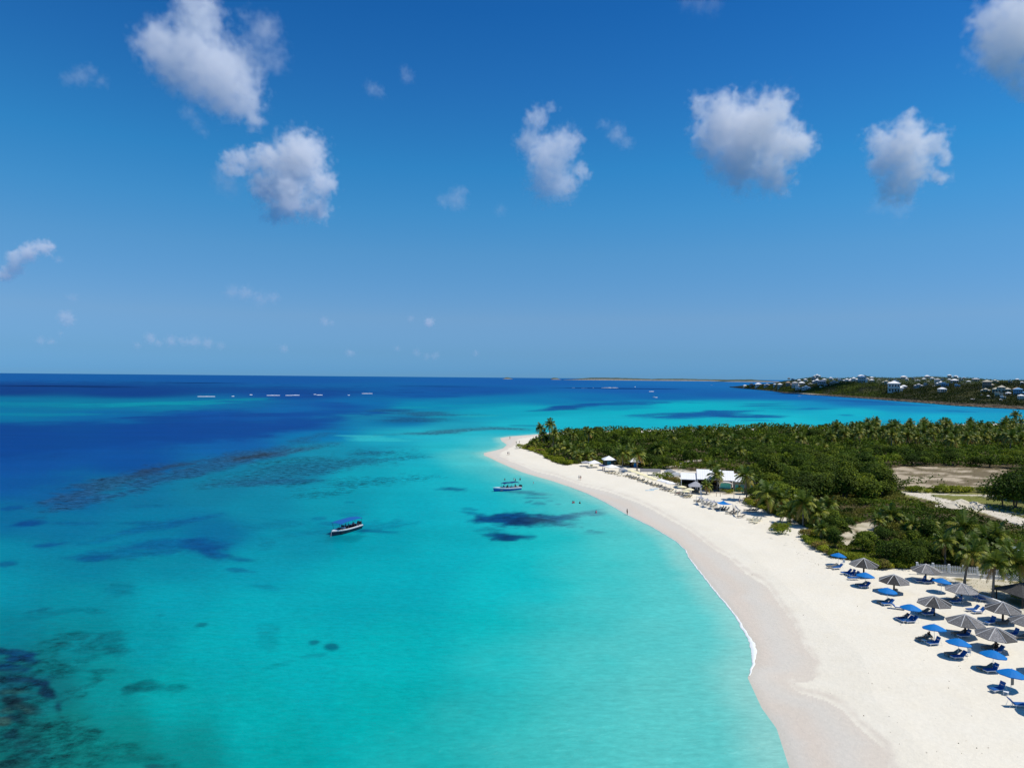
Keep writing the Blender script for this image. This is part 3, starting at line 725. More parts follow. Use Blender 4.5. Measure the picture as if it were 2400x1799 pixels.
def make_cloud(label, tau, puffs, k):
    cx = sum(p[0] for p in puffs) / len(puffs); cy = sum(p[1] for p in puffs) / len(puffs)
    el = math.atan((float(yhor(cx)) - cy) / FPX)
    dist = 880 / math.tan(el)
    C = Vector(at_dist(np.array([cx]), np.array([cy]), np.array([dist]))[0])
    rnd = random.Random(k)
    ps = []
    rmean = sum(p[2] for p in puffs) / len(puffs)
    for (x, y, r) in puffs:
        dj = (rnd.random() - 0.5) * rmean * 0.9 * dist / FPX
        P = Vector(at_dist(np.array([x]), np.array([y]), np.array([dist + dj]))[0]) - C
        ps.append((P, r * dist / FPX))
    big = max(p[1] for p in ps)
    lo = [min(p[0][i] - p[1] * 1.8 for p in ps) for i in range(3)]
    hi = [max(p[0][i] + p[1] * 1.8 for p in ps) for i in range(3)]
    size = [hi[i] - lo[i] for i in range(3)]
    pxw = max(size[0], size[2]) * FPX / dist * (1024 / 2400)
    res = min(130, max(14, pxw * 0.85))
    vox = max(size) / res
    ng = bpy.data.node_groups.new('cloud_field', 'GeometryNodeTree')
    ng.interface.new_socket('Geometry', in_out='OUTPUT', socket_type='NodeSocketGeometry')
    N, L = ng.nodes, ng.links
    go = N.new('NodeGroupOutput')
    vc = N.new('GeometryNodeVolumeCube')
    pos = N.new('GeometryNodeInputPosition')
    def vmath(op, *a):
        n = N.new('ShaderNodeVectorMath'); n.operation = op
        for i, s in enumerate(a):
            if isinstance(s, bpy.types.NodeSocket): L.new(s, n.inputs[i])
            elif op == 'SCALE' and i == 1: n.inputs['Scale'].default_value = s
            else: n.inputs[i].default_value = s
        return n
    def math_(op, *a):
        n = N.new('ShaderNodeMath'); n.operation = op
        for i, s in enumerate(a):
            if isinstance(s, bpy.types.NodeSocket): L.new(s, n.inputs[i])
            else: n.inputs[i].default_value = s
        return n.outputs[0]
    off = vmath('ADD', pos.outputs[0], (k * 7134.7 % 9000, k * 311.3, k * 97.1)).outputs[0]
    def noise(scale, detail, rough, lac=2.0):
        t = N.new('ShaderNodeTexNoise'); t.inputs['Scale'].default_value = scale
        t.inputs['Detail'].default_value = detail; t.inputs['Roughness'].default_value = rough
        L.new(off, t.inputs['Vector'])
        return t
    u = rmean * dist / FPX
    n1 = noise(0.55 / u, 3, 0.5)
    wv = vmath('SUBTRACT', n1.outputs['Color'], (0.5, 0.5, 0.5)).outputs[0]
    ws = vmath('SCALE', wv); ws.inputs['Scale'].default_value = u * 1.9
    n3 = noise(2.2 / u, 3, 0.6)
    wv3 = vmath('SUBTRACT', n3.outputs['Color'], (0.5, 0.5, 0.5)).outputs[0]
    ws3 = vmath('SCALE', wv3); ws3.inputs['Scale'].default_value = u * 1.25
    wp = vmath('ADD', pos.outputs[0], ws.outputs[0]).outputs[0]
    wp = vmath('ADD', wp, ws3.outputs[0]).outputs[0]
    f = None
    for P, r in ps:
        d = vmath('DISTANCE', wp, tuple(P)).outputs['Value']
        q = math_('MULTIPLY_ADD', d, -1.0 / (r * (1.32 if tau > 9 else 1.5)), 1.0)
        if f is None: f = q
        else:
            n = N.new('ShaderNodeMath'); n.operation = 'SMOOTH_MAX'
            L.new(f, n.inputs[0]); L.new(q, n.inputs[1]); n.inputs[2].default_value = 0.5
            f = n.outputs[0]
    n2 = noise(1.7 / u, 7, 0.6)
    fn = math_('MULTIPLY_ADD', n2.outputs[0], 2.0, -1.08)
    tot = math_('ADD', f, fn)
    mr = N.new('ShaderNodeMapRange'); mr.interpolation_type = 'SMOOTHSTEP'
    wide = 0.6 if tau > 5 else 1.0
    mr.inputs[1].default_value, mr.inputs[2].default_value = -0.06, wide
    mr.inputs[3].default_value, mr.inputs[4].default_value = 0.0, tau * 0.18 / (2.2 * u)
    L.new(tot, mr.inputs[0])
    # nothing outside the puffs' reach
    gate = N.new('ShaderNodeMapRange'); gate.inputs[1].default_value, gate.inputs[2].default_value = -0.33, -0.1
    L.new(f, gate.inputs[0])
    dens = math_('MULTIPLY', mr.outputs[0], gate.outputs[0])
    L.new(dens, vc.inputs['Density'])
    vc.inputs['Min'].default_value = lo; vc.inputs['Max'].default_value = hi
    for i, ax in enumerate('XYZ'):
        vc.inputs['Resolution ' + ax].default_value = max(8, int(size[i] / vox))
    sm = N.new('GeometryNodeSetMaterial'); sm.inputs['Material'].default_value = CLOUD_MAT
    L.new(vc.outputs[0], sm.inputs[0]); L.new(sm.outputs[0], go.inputs[0])
    me = bpy.data.volumes.new('cloud'); me.materials.append(CLOUD_MAT)
    o = link('cloud', me, loc=C)
    md = o.modifiers.new('field', 'NODES'); md.node_group = ng
    setp(o, label, 'cloud', 'fair-weather clouds over the sea')
for k, (lab, tau, puffs) in enumerate(CLOUDS):
    make_cloud(lab, tau, puffs, k)
# ================================================================== VEGETATION
LEAF = mat('leaves', (.05, .09, .02), 0.7, 0.12, tintattr='tint', trans=0.3, objrand=0.25)
LEAF_MASS = mat('leaves_mass', (.05, .09, .02), 0.7, 0.12, tintattr='tint', trans=0.3)
PALM_LEAF = mat('palm_leaf', (.07, .1, .02), 0.5, 0.25, tintattr='tint', trans=0.25, objrand=0.15)
BARK = mat('bark', (0.13, 0.105, 0.08), 0.9, 0.1, noise=0.35, nscale=3)
PALM_BARK = mat('palm_bark', (0.22, 0.19, 0.155), 0.9, 0.1, noise=0.3, nscale=6)

G_DARK, G_MID, G_BRIGHT, G_YEL, G_BROWN = map(np.array, ((.03, .055, .006), (.09, .145, .012), (.20, .255, .014), (.33, .34, .03), (.25, .17, .06)))

def leaf_quads(P, size, col, out=None, k=0.6):
    """one small rhombic leaf spray at each point"""
    n = len(P)
    nr = rng.normal(size=(n, 3))
    nr /= np.linalg.norm(nr, axis=1, keepdims=True) + 1e-9
    if out is not None:
        nr = nr * (1 - k) + out * k
    nr[:, 2] = np.abs(nr[:, 2]) * 0.8 + 0.15
    nr /= np.linalg.norm(nr, axis=1, keepdims=True) + 1e-9
    a = np.cross(nr, rng.normal(size=(n, 3)))
    a /= np.linalg.norm(a, axis=1, keepdims=True) + 1e-9
    b = np.cross(nr, a)
    size = np.broadcast_to(size, (n,))[:, None]
    s1 = size * rng.uniform(0.7, 1.25, (n, 1)); s2 = s1 * rng.uniform(0.55, 0.9, (n, 1))
    V = np.stack([P - a * s1 * .5, P - b * s2 * .5, P + a * s1 * .5 - nr * s1 * .12, P + b * s2 * .5], 1).reshape(-1, 3)
    F = np.arange(n * 4).reshape(n, 4)
    C = np.repeat(col, 4, 0)
    return V, F, C

def crown_mesh(name, R, Ht, base, lobes, n, leaf, seed, pal=(G_DARK, G_MID, G_BRIGHT), bias=0.5):
    r_ = np.random.default_rng(seed)
    L = []
    for i in range(lobes):
        a = r_.uniform(0, 2 * np.pi); d = R * math.sqrt(r_.uniform(0, 1)) * 0.62
        rr = R * r_.uniform(0.36, 0.58)
        z = base + rr * .7 + (Ht - base - rr * 1.5) * r_.uniform(0.15, 1) * (1 - 0.5 * (d / R) ** 2)
        L.append((d * math.cos(a), d * math.sin(a), max(z, base + rr * .5), rr))
    L.append((0, 0, Ht - R * .5, R * .5))
    P, O, T = [], [], []
    wts = np.array([l[3] ** 2 for l in L]); wts /= wts.sum()
    for l, w in zip(L, wts):
        m = int(n * w) + 1
        d = r_.normal(size=(m, 3)); d /= np.linalg.norm(d, axis=1, keepdims=True)
        d[:, 2] = np.where(d[:, 2] < -0.35, -d[:, 2], d[:, 2])
        rad = l[3] * r_.uniform(0.62, 1.06, (m, 1)) ** 0.7
        bump = 1 + 0.22 * (r_.uniform(size=(m, 1)) - .5)
        P.append(np.array(l[:3]) + d * rad * bump * np.array([1, 1, .82])); O.append(d)
        T.append(np.full(m, r_.uniform(-.25, .25)))
    P, O, T = map(np.concatenate, (P, O, T))
    P[:, 2] = np.maximum(P[:, 2], 0.15)
    t = np.clip(bias + T + r_.normal(size=len(P)) * 0.22, 0, 1)[:, None]
    c = np.where(t < .5, pal[0] + (pal[1] - pal[0]) * t * 2, pal[1] + (pal[2] - pal[1]) * (t * 2 - 1))
    V, F, C = leaf_quads(P, leaf, c, O)
    return mesh_np(name, V, F, LEAF, False, C)

def stems_mesh(name, R, Ht, seed):
    r_ = random.Random(seed); b = MB()
    for i in range(r_.choice((2, 3))):
        a = r_.uniform(0, 6.28); d = R * r_.uniform(.15, .45)
        b.tube([(0.1 * math.cos(a), 0.1 * math.sin(a), -0.3), (d * .4 * math.cos(a), d * .4 * math.sin(a), Ht * .35), (d * math.cos(a), d * math.sin(a), Ht * .72)], (.17, .12, .05), 6)
    return b.mesh(name, BARK)

TREES = []
for i in range(7):
    R, Ht = (3.4, 5.2, 4.3, 3.0, 4.8, 3.7, 4.0)[i], (5.2, 6.8, 5.6, 4.4, 6.0, 4.6, 7.4)[i]
    TREES.append((crown_mesh('crown', R, Ht, 0.2, 11 + i % 3, 2600, 0.46, 100 + i, bias=(.36, .14, .5, .46, .2, .6, .3)[i]), stems_mesh('trunk', R, Ht, i)))
BUSHES = []
for i in range(5):
    R, Ht = (1.5, 2.0, 1.1, 1.7, 2.4)[i], (1.1, 1.5, 0.9, 1.6, 1.3)[i]
    pal = (G_MID * .8, G_BRIGHT, G_YEL) if i != 3 else (G_MID, G_BROWN * .8, G_YEL)
    BUSHES.append((crown_mesh('foliage', R, Ht, 0.05, 7, 900, 0.26, 200 + i, pal, (.5, .4, .6, .5, .45)[i]), None))

BUSY = [DIRT, LAWN, YARD, CLUB] + BARE
_rp = [(onplane([p[0] for p in path], [p[1] for p in path])[:, :2], w) for path, w in ROADS]
def free_veg(px, py, pad=0.0, roads=True):
    ok = inpoly(px, py, VEG_EDGE)
    for q in BUSY: ok &= ~inpoly(px, py, q)
    P = onplane(px, py)
    if roads:
        for pw, w in _rp: ok &= segdist(P[..., 0], P[..., 1], pw) > w / 2 + pad
    return ok

LOW = [(1890,1240),(1850,1215),(1800,1195),(1790,1170),(1900,1150),(2060,1150),(2140,1175),(2300,1225),(2400,1260),(2700,1330),(2700,1420),(2400,1360),(2150,1345),(1990,1320)]
def canopy(px, py, X, Y):
    """height of the undergrowth"""
    d = segdist(X, Y, _ve, True)
    n = fbm(X / 6.5, Y / 6.5, 51, 4); n2 = fbm(X / 22, Y / 22, 52, 3)
    h = 0.35 + 3.1 * sstep(0, 16, d) * (0.45 + 0.9 * n2)
    h = h * (0.35 + 1.35 * sstep(.28, .72, n))
    low = inpoly(px, py, LOW)
    return np.where(low, h * 0.5, h), n, n2, d, low

def build_undergrowth():
    n = 400000
    # spread so that near ground gets smaller, closer leaves than far ground
    px = rng.uniform(1215, 2700, n); v = rng.uniform(0, 1, n)
    py = 1000 + 380 * v ** 1.25
    keep = free_veg(px, py)
    px, py = px[keep], py[keep]
    h = ground_h(px, py)
    P = onplane(px, py, h)
    H, nz, n2, d, low = canopy(px, py, P[:, 0], P[:, 1])
    D = P[:, 1]
    P[:, 2] += H * rng.uniform(0.12, 1.0, len(P)) ** 0.45
    size = np.clip(D * 2.0 / 683, 0.26, 1.5)
    pt = fbm(P[:, 0] / 11, P[:, 1] / 11, 71, 3)
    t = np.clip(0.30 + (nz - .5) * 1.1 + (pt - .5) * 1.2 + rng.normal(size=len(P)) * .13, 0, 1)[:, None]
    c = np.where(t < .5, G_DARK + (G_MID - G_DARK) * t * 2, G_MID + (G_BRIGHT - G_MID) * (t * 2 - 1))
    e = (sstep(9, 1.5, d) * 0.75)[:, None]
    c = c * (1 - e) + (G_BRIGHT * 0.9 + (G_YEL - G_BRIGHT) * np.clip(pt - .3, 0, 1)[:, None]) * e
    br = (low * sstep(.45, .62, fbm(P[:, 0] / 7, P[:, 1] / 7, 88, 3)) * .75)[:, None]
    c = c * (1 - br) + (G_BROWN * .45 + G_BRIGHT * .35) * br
    c = c * rng.uniform(.8, 1.2, (len(P), 1))
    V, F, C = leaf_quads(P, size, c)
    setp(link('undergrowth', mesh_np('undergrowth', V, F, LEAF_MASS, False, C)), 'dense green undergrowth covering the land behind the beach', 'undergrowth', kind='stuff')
build_undergrowth()

def build_grass():
    """tufts on the lawns and the bare field"""
    n = 16000
    px = rng.uniform(2060, 2700, n); py = 1090 + 400 * rng.uniform(0, 1, n) ** 1.4
    k = inpoly(px, py, LAWN) | inpoly(px, py, YARD) | (inpoly(px, py, DIRT) & (rng.uniform(size=n) < .35))
    P0 = onplane(px, py)
    for pw, w in _rp: k &= segdist(P0[:, 0], P0[:, 1], pw) > w / 2
    px, py = px[k], py[k]
    P = onplane(px, py, ground_h(px, py)); P[:, 2] += 0.05
    t = rng.uniform(size=(len(P), 1)) * fbm(P[:, 0] / 6, P[:, 1] / 6, 15)[:, None]
    c = G_BRIGHT * 1.1 * (1 - t) + np.array((.26, .22, .1)) * t
    V, F, C = leaf_quads(P, np.clip(P[:, 1] / 683 * .9, .12, .5), c)
    setp(link('grass', mesh_np('grass', V, F, LEAF_MASS, False, C)), 'short dry grass tufts on the lawn and the field', 'grass', kind='stuff')
build_grass()

EXTRA_PALMS = 1
def place_tree(px, py, s=1.0, k=None, label=None, group=None, cat='tree', name='broadleaf_tree', sz=1.0):
    k = random.randrange(len(TREES)) if k is None else k
    r = empty(name, G(px, py), random.uniform(0, 6.28), (s, s, s * sz))
    setp(r, label, cat, group)
    link('crown', TREES[k][0], r); link('trunk', TREES[k][1], r)
    return r
def place_bush(px, py, s=1.0, k=None, label=None, group=None, cat='bush'):
    k = random.randrange(len(BUSHES)) if k is None else k
    o = link('bush', BUSHES[k][0], None, G(px, py), (0, 0, random.uniform(0, 6.28)), (s, s, s * .9))
    return setp(o, label, cat, group)

# ---- broadleaf trees of the thicket
TREE_LOOK = ['rounded dark green tree', 'broad nearly black-green tree', 'mid green bushy tree', 'low green tree', 'wide very dark tree', 'small bright green tree', 'tall dark tree']
def scatter_trees():
    pts = []
    zones = [  # (polygon, count, scale low, high, min gap m)
        ([(1240,1030),(1400,1016),(1980,1009),(2000,1090),(2040,1105),(2060,1135),(1900,1170),(1800,1170),(1760,1110),(1580,1088),(1440,1080),(1330,1080),(1262,1056)], 140, .7, 1.15, 6),
        ([(1770,1160),(1790,1120),(1950,1085),(2050,1120),(2085,1155),(2050,1178),(1950,1180),(1830,1190)], 40, 1.0, 1.55, 6),
        ([(2000,1065),(2400,1075),(2650,1085),(2650,1100),(2400,1098),(2090,1090)], 34, .8, 1.1, 5),
        ([(2020,1006),(2400,1001),(2650,1000),(2650,1030),(2000,1030)], 22, .6, .85, 7),
        ([(1900,1215),(2060,1230),(2200,1262),(2330,1300),(2480,1345),(2500,1370),(2150,1328),(1960,1290)], 40, .45, .8, 5)]
    for poly, cnt, a, b, gap in zones:
        xs = [p[0] for p in poly]; ys = [p[1] for p in poly]; t = 0; got = 0
        while got < cnt and t < 6000:
            t += 1
            x, y = random.uniform(min(xs), max(xs)), random.uniform(min(ys), max(ys))
            if not inpoly(np.array([x]), np.array([y]), poly)[0]: continue
            if not free_veg(np.array([x]), np.array([y]), 3.0)[0]: continue
            P = onplane(np.array([x]), np.array([y]))[0]
            if segdist(P[0], P[1], _ve, True) < 4: continue
            if any((P[0] - q[0]) ** 2 + (P[1] - q[1]) ** 2 < gap * gap for q in pts): continue
            pts.append((P[0], P[1])); got += 1
            k = random.randrange(7)
            place_tree(x, y, random.uniform(a, b), k, '%s in the thicket behind the beach' % TREE_LOOK[k], TREE_LOOK[k] + 's of the thicket')
scatter_trees()
# trees that stand out
place_tree(2378,1192,1.6,1,'huge dark rounded tree at the right edge beside the lawn and track')
place_tree(2352,1186,1.15,4,'dark rounded tree joined to the left side of the huge one at the right edge')
place_tree(2415,1196,1.9,4,'dark rounded tree just beyond the huge one at the right edge')
place_tree(2398,1172,1.6,1,'dark tree behind the huge one at the right edge')
place_tree(2440,1170,1.9,1,'dark tree outside the right edge behind the huge one')
for (x, y, s, k, lab) in [(1520,1096,.95,1,'full dark sea grape tree behind the long grey shelter'),(1560,1098,.85,4,'dark sea grape tree beside the white cars'),(1500,1090,.8,2,'broad tree behind the second white-roofed cabin'),
        (1755,1130,.9,1,'dark tree against the right end of the white roofed restaurant'),(1780,1150,1.0,4,'tall dark tree right of the restaurant, behind the leaning palm'),(1775,1176,.8,1,'low dark tree behind the stripe of bright ground shrubs'),
        (1545,1090,.9,0,'rounded tree left of the parked cars'),(2110,1325,.78,1,'dark sea grape tree at the left end of the picket fence'),(2135,1322,.66,4,'dark sea grape tree half behind the picket fence'),(2080,1312,.7,2,'low spreading sea grape between bushes and fence'),
        (2160,1305,.72,0,'sea grape tree just behind the fence'),(2210,1318,.62,2,'green tree behind the middle of the fence'),(2290,1322,.66,4,'dark green tree behind the shaded part of the fence'),(2340,1322,.6,0,'tree at the shaded end of the fence')]:
    place_tree(x, y, s, k, lab)
# hedge between field and lawn
for i, x in enumerate([2140,2150,2176,2186,2204,2214,2224,2240,2256,2268,2298,2312,2330,2342]):
    place_bush(x, 1152 + (i % 3), random.uniform(1.3, 1.9), i % 3, 'dark bush, %s from the left in the row between sandy field and lawn' % ordinal(i), 'bushes in the row beside the lawn')
# bright ground shrubs along the sand
EDGE_BUSH = []
for i in range(len(VEG_EDGE) - 8):
    (x0, y0), (x1, y1) = VEG_EDGE[i], VEG_EDGE[i + 1]
    if x0 > 2130: break
    if 1560 < x0 < 1760 or 1355 < x0 < 1560: continue
    L = math.hypot(x1 - x0, y1 - y0); m = max(1, int(L / 9))
    for j in range(m):
        t = (j + random.random()) / m
        EDGE_BUSH.append((x0 + (x1 - x0) * t + random.uniform(-2, 3), y0 + (y1 - y0) * t - random.uniform(0, 5)))
for i, (x, y) in enumerate(EDGE_BUSH):
    near = y > 1200
    place_bush(x, y, random.uniform(.7, 1.25) * (1.0 if near else 1.3), None, 'low yellow-green shrub at the sand edge, %s from the tip' % ordinal(i), 'shrubs along the edge of the sand')
for (x, y, s, lab) in [(1817,1241,1.0,'small shrub patch alone on the sand, left one of two'),(1832,1239,1.1,'shrub patch beside the small one, near the short palm'),(1843,1236,.9,'shrub at the foot of the short palms'),(1826,1250,1.25,'round green shrub alone on white sand'),
        (1552,1122,1.7,'clipped green shrub left of the entrance path'),(1563,1124,1.6,'clipped green shrub right of the entrance path'),(1577,1131,1.5,'bright hedge shrub near the restaurant, left end'),(1588,1135,1.4,'bright hedge shrub near the restaurant, right end'),(1599,1140,1.0,'light green shrub by the white post'),
        (1404,1086,1.6,'yellow-green bush beside the first white cabin'),(1416,1088,.9,'small bright plant in front of the first white cabin'),(1386,1092,.7,'straw-coloured shrub under the white tent'),(1731,1150,1.0,'yellow shrub against the stone wall'),(1737,1143,.9,'climbing shrub between the turquoise doors'),
        (1700,1152,.9,'dry brown shrub before the turquoise bar, left one'),(1709,1155,.8,'dry brown shrub before the turquoise bar, right one'),(1754,1180,1.3,'bright shrub at the foot of the leaning palm'),(1763,1186,1.4,'bright shrub right of the leaning palm'),
        (2340,1382,.6,'small reddish bush on the lawn by the leaning palm'),(2382,1398,.75,'yellow-green croton bush on the lawn')]:
    place_bush(x, y, s, None, lab)

# ---- coconut palms
def frond_mesh(L, rise, droop, tint, seed, wid=0.62):
    r_ = random.Random(seed)
    P, n = [], 9
    for i in range(n + 1):
        t = i / n
        P.append(Vector((L * t * math.cos(rise) * (1 - .22 * t * t * droop), 0, L * (t * math.sin(rise) - droop * 0.62 * t * t))))
    V, F, C = [], [], []
    def quad(a, b, c, d, col):
        k = len(V); V.extend([a, b, c, d]); F.append((k, k + 1, k + 2, k + 3)); C.extend([col] * 4)
    tint = np.array(tint)
    for i in range(n):
        a, b = P[i], P[i + 1]
        w = 0.045 * (1 - i / n) + 0.012
        quad(a + Vector((0, -w, 0.01)), b + Vector((0, -w, 0.01)), b + Vector((0, w, 0.01)), a + Vector((0, w, 0.01)), tint * 1.25 + np.array((.05, .04, .0)))
    m = 16
    for i in range(m):
        t = 0.1 + 0.88 * i / m
        j = min(int(t * n), n - 1); f = t * n - j
        p = P[j].lerp(P[j + 1], f); d = (P[j + 1] - P[j]).normalized()
        ll = L * .27 * wid / .62 * (math.sin(math.pi * min(1, t * .92 + .12)) ** .6) * r_.uniform(.85, 1.1)
        for s in (-1, 1):
            dr = (Vector((0, s, 0)) * .78 + d * .62 - Vector((0, 0, r_.uniform(.15, .75)))).normalized()
            tip = p + dr * ll
            w = d * 0.085 * L / 3
            cc = tint * r_.uniform(.75, 1.2)
            quad(p - w, p + w, tip + w * .45, tip - w * .35, cc)
    return V, F, C
T_G, T_L, T_Y, T_O = (.10, .15, .018), (.23, .26, .03), (.36, .32, .06), (.42, .27, .07)
FR = []
for i, (L, ri, dr, tt) in enumerate([(3.0, 1.15, .25, T_G), (3.2, .85, .6, T_G), (3.3, .55, .8, T_L), (3.3, .25, 1.0, T_G), (3.1, .0, 1.1, T_L), (2.9, -.35, .95, T_Y), (2.8, -.75, .55, T_O), (3.2, .4, .9, T_L)]):
    V, F, C = frond_mesh(L, ri, dr, tt, i)
    FR.append((V, F, C, mesh_np('frond', [tuple(v) for v in V], F, PALM_LEAF, False, np.array(C))))
def crown_spec(seed, full=True):
    r_ = random.Random(seed); out = []
    rings = [(0, 3), (1, 5), (2, 4), (7, 3), (3, 5), (4, 4), (5, 4), (6, 3)]
    for k, n in rings:
        a0 = r_.uniform(0, 6.28)
        for i in range(n):
            out.append((k, a0 + 6.283 * i / n + r_.uniform(-.3, .3), r_.uniform(-.15, .15), r_.uniform(.85, 1.1)))
    return out
def merged_crown(seed):
    Vs, Fs, Cs, off = [], [], [], 0
    for k, a, tl, s in crown_spec(seed):
        V, F, C, _ = FR[k]
        R_ = Matrix.Rotation(a, 3, 'Z') @ Matrix.Rotation(tl, 3, 'Y')
        Vs += [tuple(R_ @ v * s) for v in V]; Fs += [tuple(off + i for i in f) for f in F]; Cs += list(C); off += len(V)
    return mesh_np('crown', Vs, Fs, PALM_LEAF, False, np.array(Cs))
PALM_CROWNS = [merged_crown(s) for s in range(5)]
def trunk_mesh(h, lean, seed, r0=.2):
    r_ = random.Random(seed); n = 8; pts = []; rad = []
    for i in range(n + 1):
        t = i / n
        pts.append((lean[0] * t ** 1.7, lean[1] * t ** 1.7, -0.3 + (h + .3) * (1 - (1 - t) ** 1.15)))
        rad.append(r0 * (1.35 - .35 * min(1, t * 4)) * (1 - .35 * t) * (1 + .05 * (i % 2)))
    return MB().tube(pts, rad, 7).mesh('trunk', PALM_BARK, True)
COCO = mat('coconut', (.16, .1, .04), .5, .4)
NUT = MB()
for i in range(6):
    a = i * 1.05
    NUT.lathe([(0.0, -.16), (.12, -.1), (.15, 0), (.12, .1), (0, .16)], 6, (.24 * math.cos(a), .24 * math.sin(a), -.22 - .07 * (i % 2)))
NUT_ME = NUT.mesh('coconut_bunch', COCO, True)

def palm(base, top, label, group=None, detail=False, s=1.0, seed=None):
    """base and top: pixels of the trunk's foot and of the crown's heart"""
    B = G(*base)
    tp = at_dist(np.array([top[0]]), np.array([top[1]]), np.array([B.y - 0.0]))[0]
    h = max(1.6, float(tp[2] - B.z)); lean = (float(tp[0] - B.x), 0.25 * h * random.uniform(-.3, .3))
    seed = random.randrange(9999) if seed is None else seed
    r = empty('palm_tree', B); setp(r, label, 'palm tree', group)
    link('trunk', trunk_mesh(h, lean, seed, .17 + .008 * h), r)
    at = (lean[0], lean[1], h)
    if detail:
        for k, a, tl, q in crown_spec(seed):
            link('frond', FR[k][3], r, at, (0, tl, a), q * s)
        link('coconut_bunch', NUT_ME, r, at)
    else:
        link('crown', PALM_CROWNS[seed % 5], r, at, (0, 0, random.uniform(0, 6.28)), s)
    return r
for b_, t_, s_, lab in [
    ((1286,1046),(1290,994),1.15,'tallest coconut palm at the tip of the point, bare pale trunk'),
    ((1264,1042),(1267,1003),1.1,'palm left of the tallest one at the tip, bushy crown'),
    ((1255,1050),(1254,1032),.8,'lowest palm at the seaward end of the tip thicket'),
    ((1275,1046),(1273,1018),1.0,'palm with browned fronds between the two tall ones at the tip'),
    ((1330,1040),(1331,1010),.95,'palm standing over the back of the point, right of the tallest'),
    ((1330,1075),(1330,1048),1.25,'big spreading palm at the edge of the sand on the point'),
    ((1300,1070),(1302,1052),.8,'low palm left of the big spreading one'),
    ((1379,1050),(1380,1012),.9,'palm whose crown rises over the ridge of the thicket'),
    ((1356,1084),(1356,1066),1.0,'palm with yellow fronds at the sand edge, left one'),
    ((1372,1084),(1378,1064),1.0,'palm with yellow fronds at the sand edge, right one'),
    ((1389,1082),(1388,1066),.9,'small palm beside the white tent'),
    ((1459,1094),(1461,1061),1.15,'palm with golden fronds between the two white cabins'),
    ((1493,1104),(1494,1063),1.2,'palm with a pale straight trunk in front of the second white cabin'),
    ((1656,1157),(1656,1136),.8,'small palm beside the grey gazebo'),
    ((1682,1150),(1679,1111),1.15,'palm rising in front of the restaurant roofs'),
    ((1750,1171),(1746,1113),1.15,'tall palm with slender trunk at the right end of the restaurant'),
    ((1745,1158),(1752,1128),.8,'shorter palm beside the slender one at the restaurant'),
    ((1801,1204),(1802,1156),1.5,'large palm with drooping golden fronds on the sand'),
    ((1852,1225),(1850,1196),1.15,'short palm with brown skirt on the sand, left of three'),
    ((1882,1233),(1883,1176),1.3,'tallest of the three palms at the back of the sand'),
    ((1912,1233),(1914,1201),1.3,'rightmost of the three palms at the back of the sand'),
    ((1925,1262),(1926,1238),1.0,'half-hidden low palm right of the three'),
    ((2089,1243),(2088,1205),1.15,'palm with yellow fronds in the scrub below the track'),
    ((2141,1262),(2141,1228),1.1,'palm with yellow fronds in the scrub, right one'),
    ((2265,1296),(2264,1236),1.9,'large dark palm with long fronds above the scrub'),
    ((2310,1318),(2312,1262),1.6,'dark palm right of the large long-fronded one'),
    ((2241,1322),(2262,1273),1.3,'palm on a strongly curved pale trunk behind the fence'),
    ((2280,1330),(2290,1280),1.3,'palm with orange lower fronds behind the fence'),
    ((2260,1372),(2278,1296),1.3,'palm standing on the lawn just before the fence'),
    ((2327,1404),(2337,1320),1.35,'palm leaning right on the lawn, yellow lower fronds'),
    ((2392,1400),(2388,1318),1.7,'large green palm at the right edge over the dark roof'),
    ((2360,1330),(2352,1290),1.3,'palm beside the pale blue roof'),
    ((1248,1052),(1247,1038),.8,'small palm at the outermost edge of the tip thicket'),
    ((1296,1052),(1299,1014),1.0,'palm close behind and right of the tallest one'),
    ((1312,1062),(1314,1036),1.0,'palm between the tallest one and the big spreading one'),
    ((1344,1078),(1345,1058),.95,'palm right beside the big spreading one'),
    ((1362,1062),(1362,1034),.95,'palm in the thicket behind the yellow pair'),
    ((1444,1088),(1446,1066),1.0,'palm left of the one with golden fronds'),
    ((1478,1092),(1478,1064),1.0,'palm between the two white cabins, behind'),
    ((1830,1206),(1832,1170),1.2,'palm behind the short palm with brown skirt'),
    ((1896,1222),(1898,1186),1.2,'palm between the tallest and rightmost of the three'),
    ((1940,1215),(1942,1180),1.0,'slim palm in the scrub behind the three'),
    ((2060,1250),(2060,1218),1.0,'palm with dull fronds left of the yellow pair in the scrub'),
    ((2180,1260),(2182,1226),1.0,'palm right of the yellow pair in the scrub'),
    ((2215,1325),(2217,1268),1.2,'palm behind the left half of the picket fence'),
    ((2330,1318),(2334,1252),1.5,'palm behind the pale blue pavilion'),
    ((2300,1335),(2300,1288),1.3,'palm just behind the shaded end of the fence'),
    ((2372,1345),(2372,1296),1.4,'palm in front of the pale blue pavilion'),
    ((1672,1120),(1670,1092),.9,'palm behind the restaurant roofs'),
    ((2384,1010),(2382,972),1.35,'lone palm standing above the skyline of the grove at far right'),
    ((1985,1120),(1984,1096),.9,'palm crown in the middle of the thicket'),
    ((1703,1040),(1702,1022),1.0,'palm near the far edge of the thicket, left one'),
    ((1725,1050),(1722,1030),1.0,'palm near the far edge of the thicket, right one'),
    ((1965,1035),(1963,1000),1.2,'palm at the left end of the grove on the skyline')]:
    palm(b_, t_, lab, detail=True, s=s_ * (1.3 if b_[1] < 1150 else 1.12 if b_[1] < 1250 else .84))
got = []
t = 0
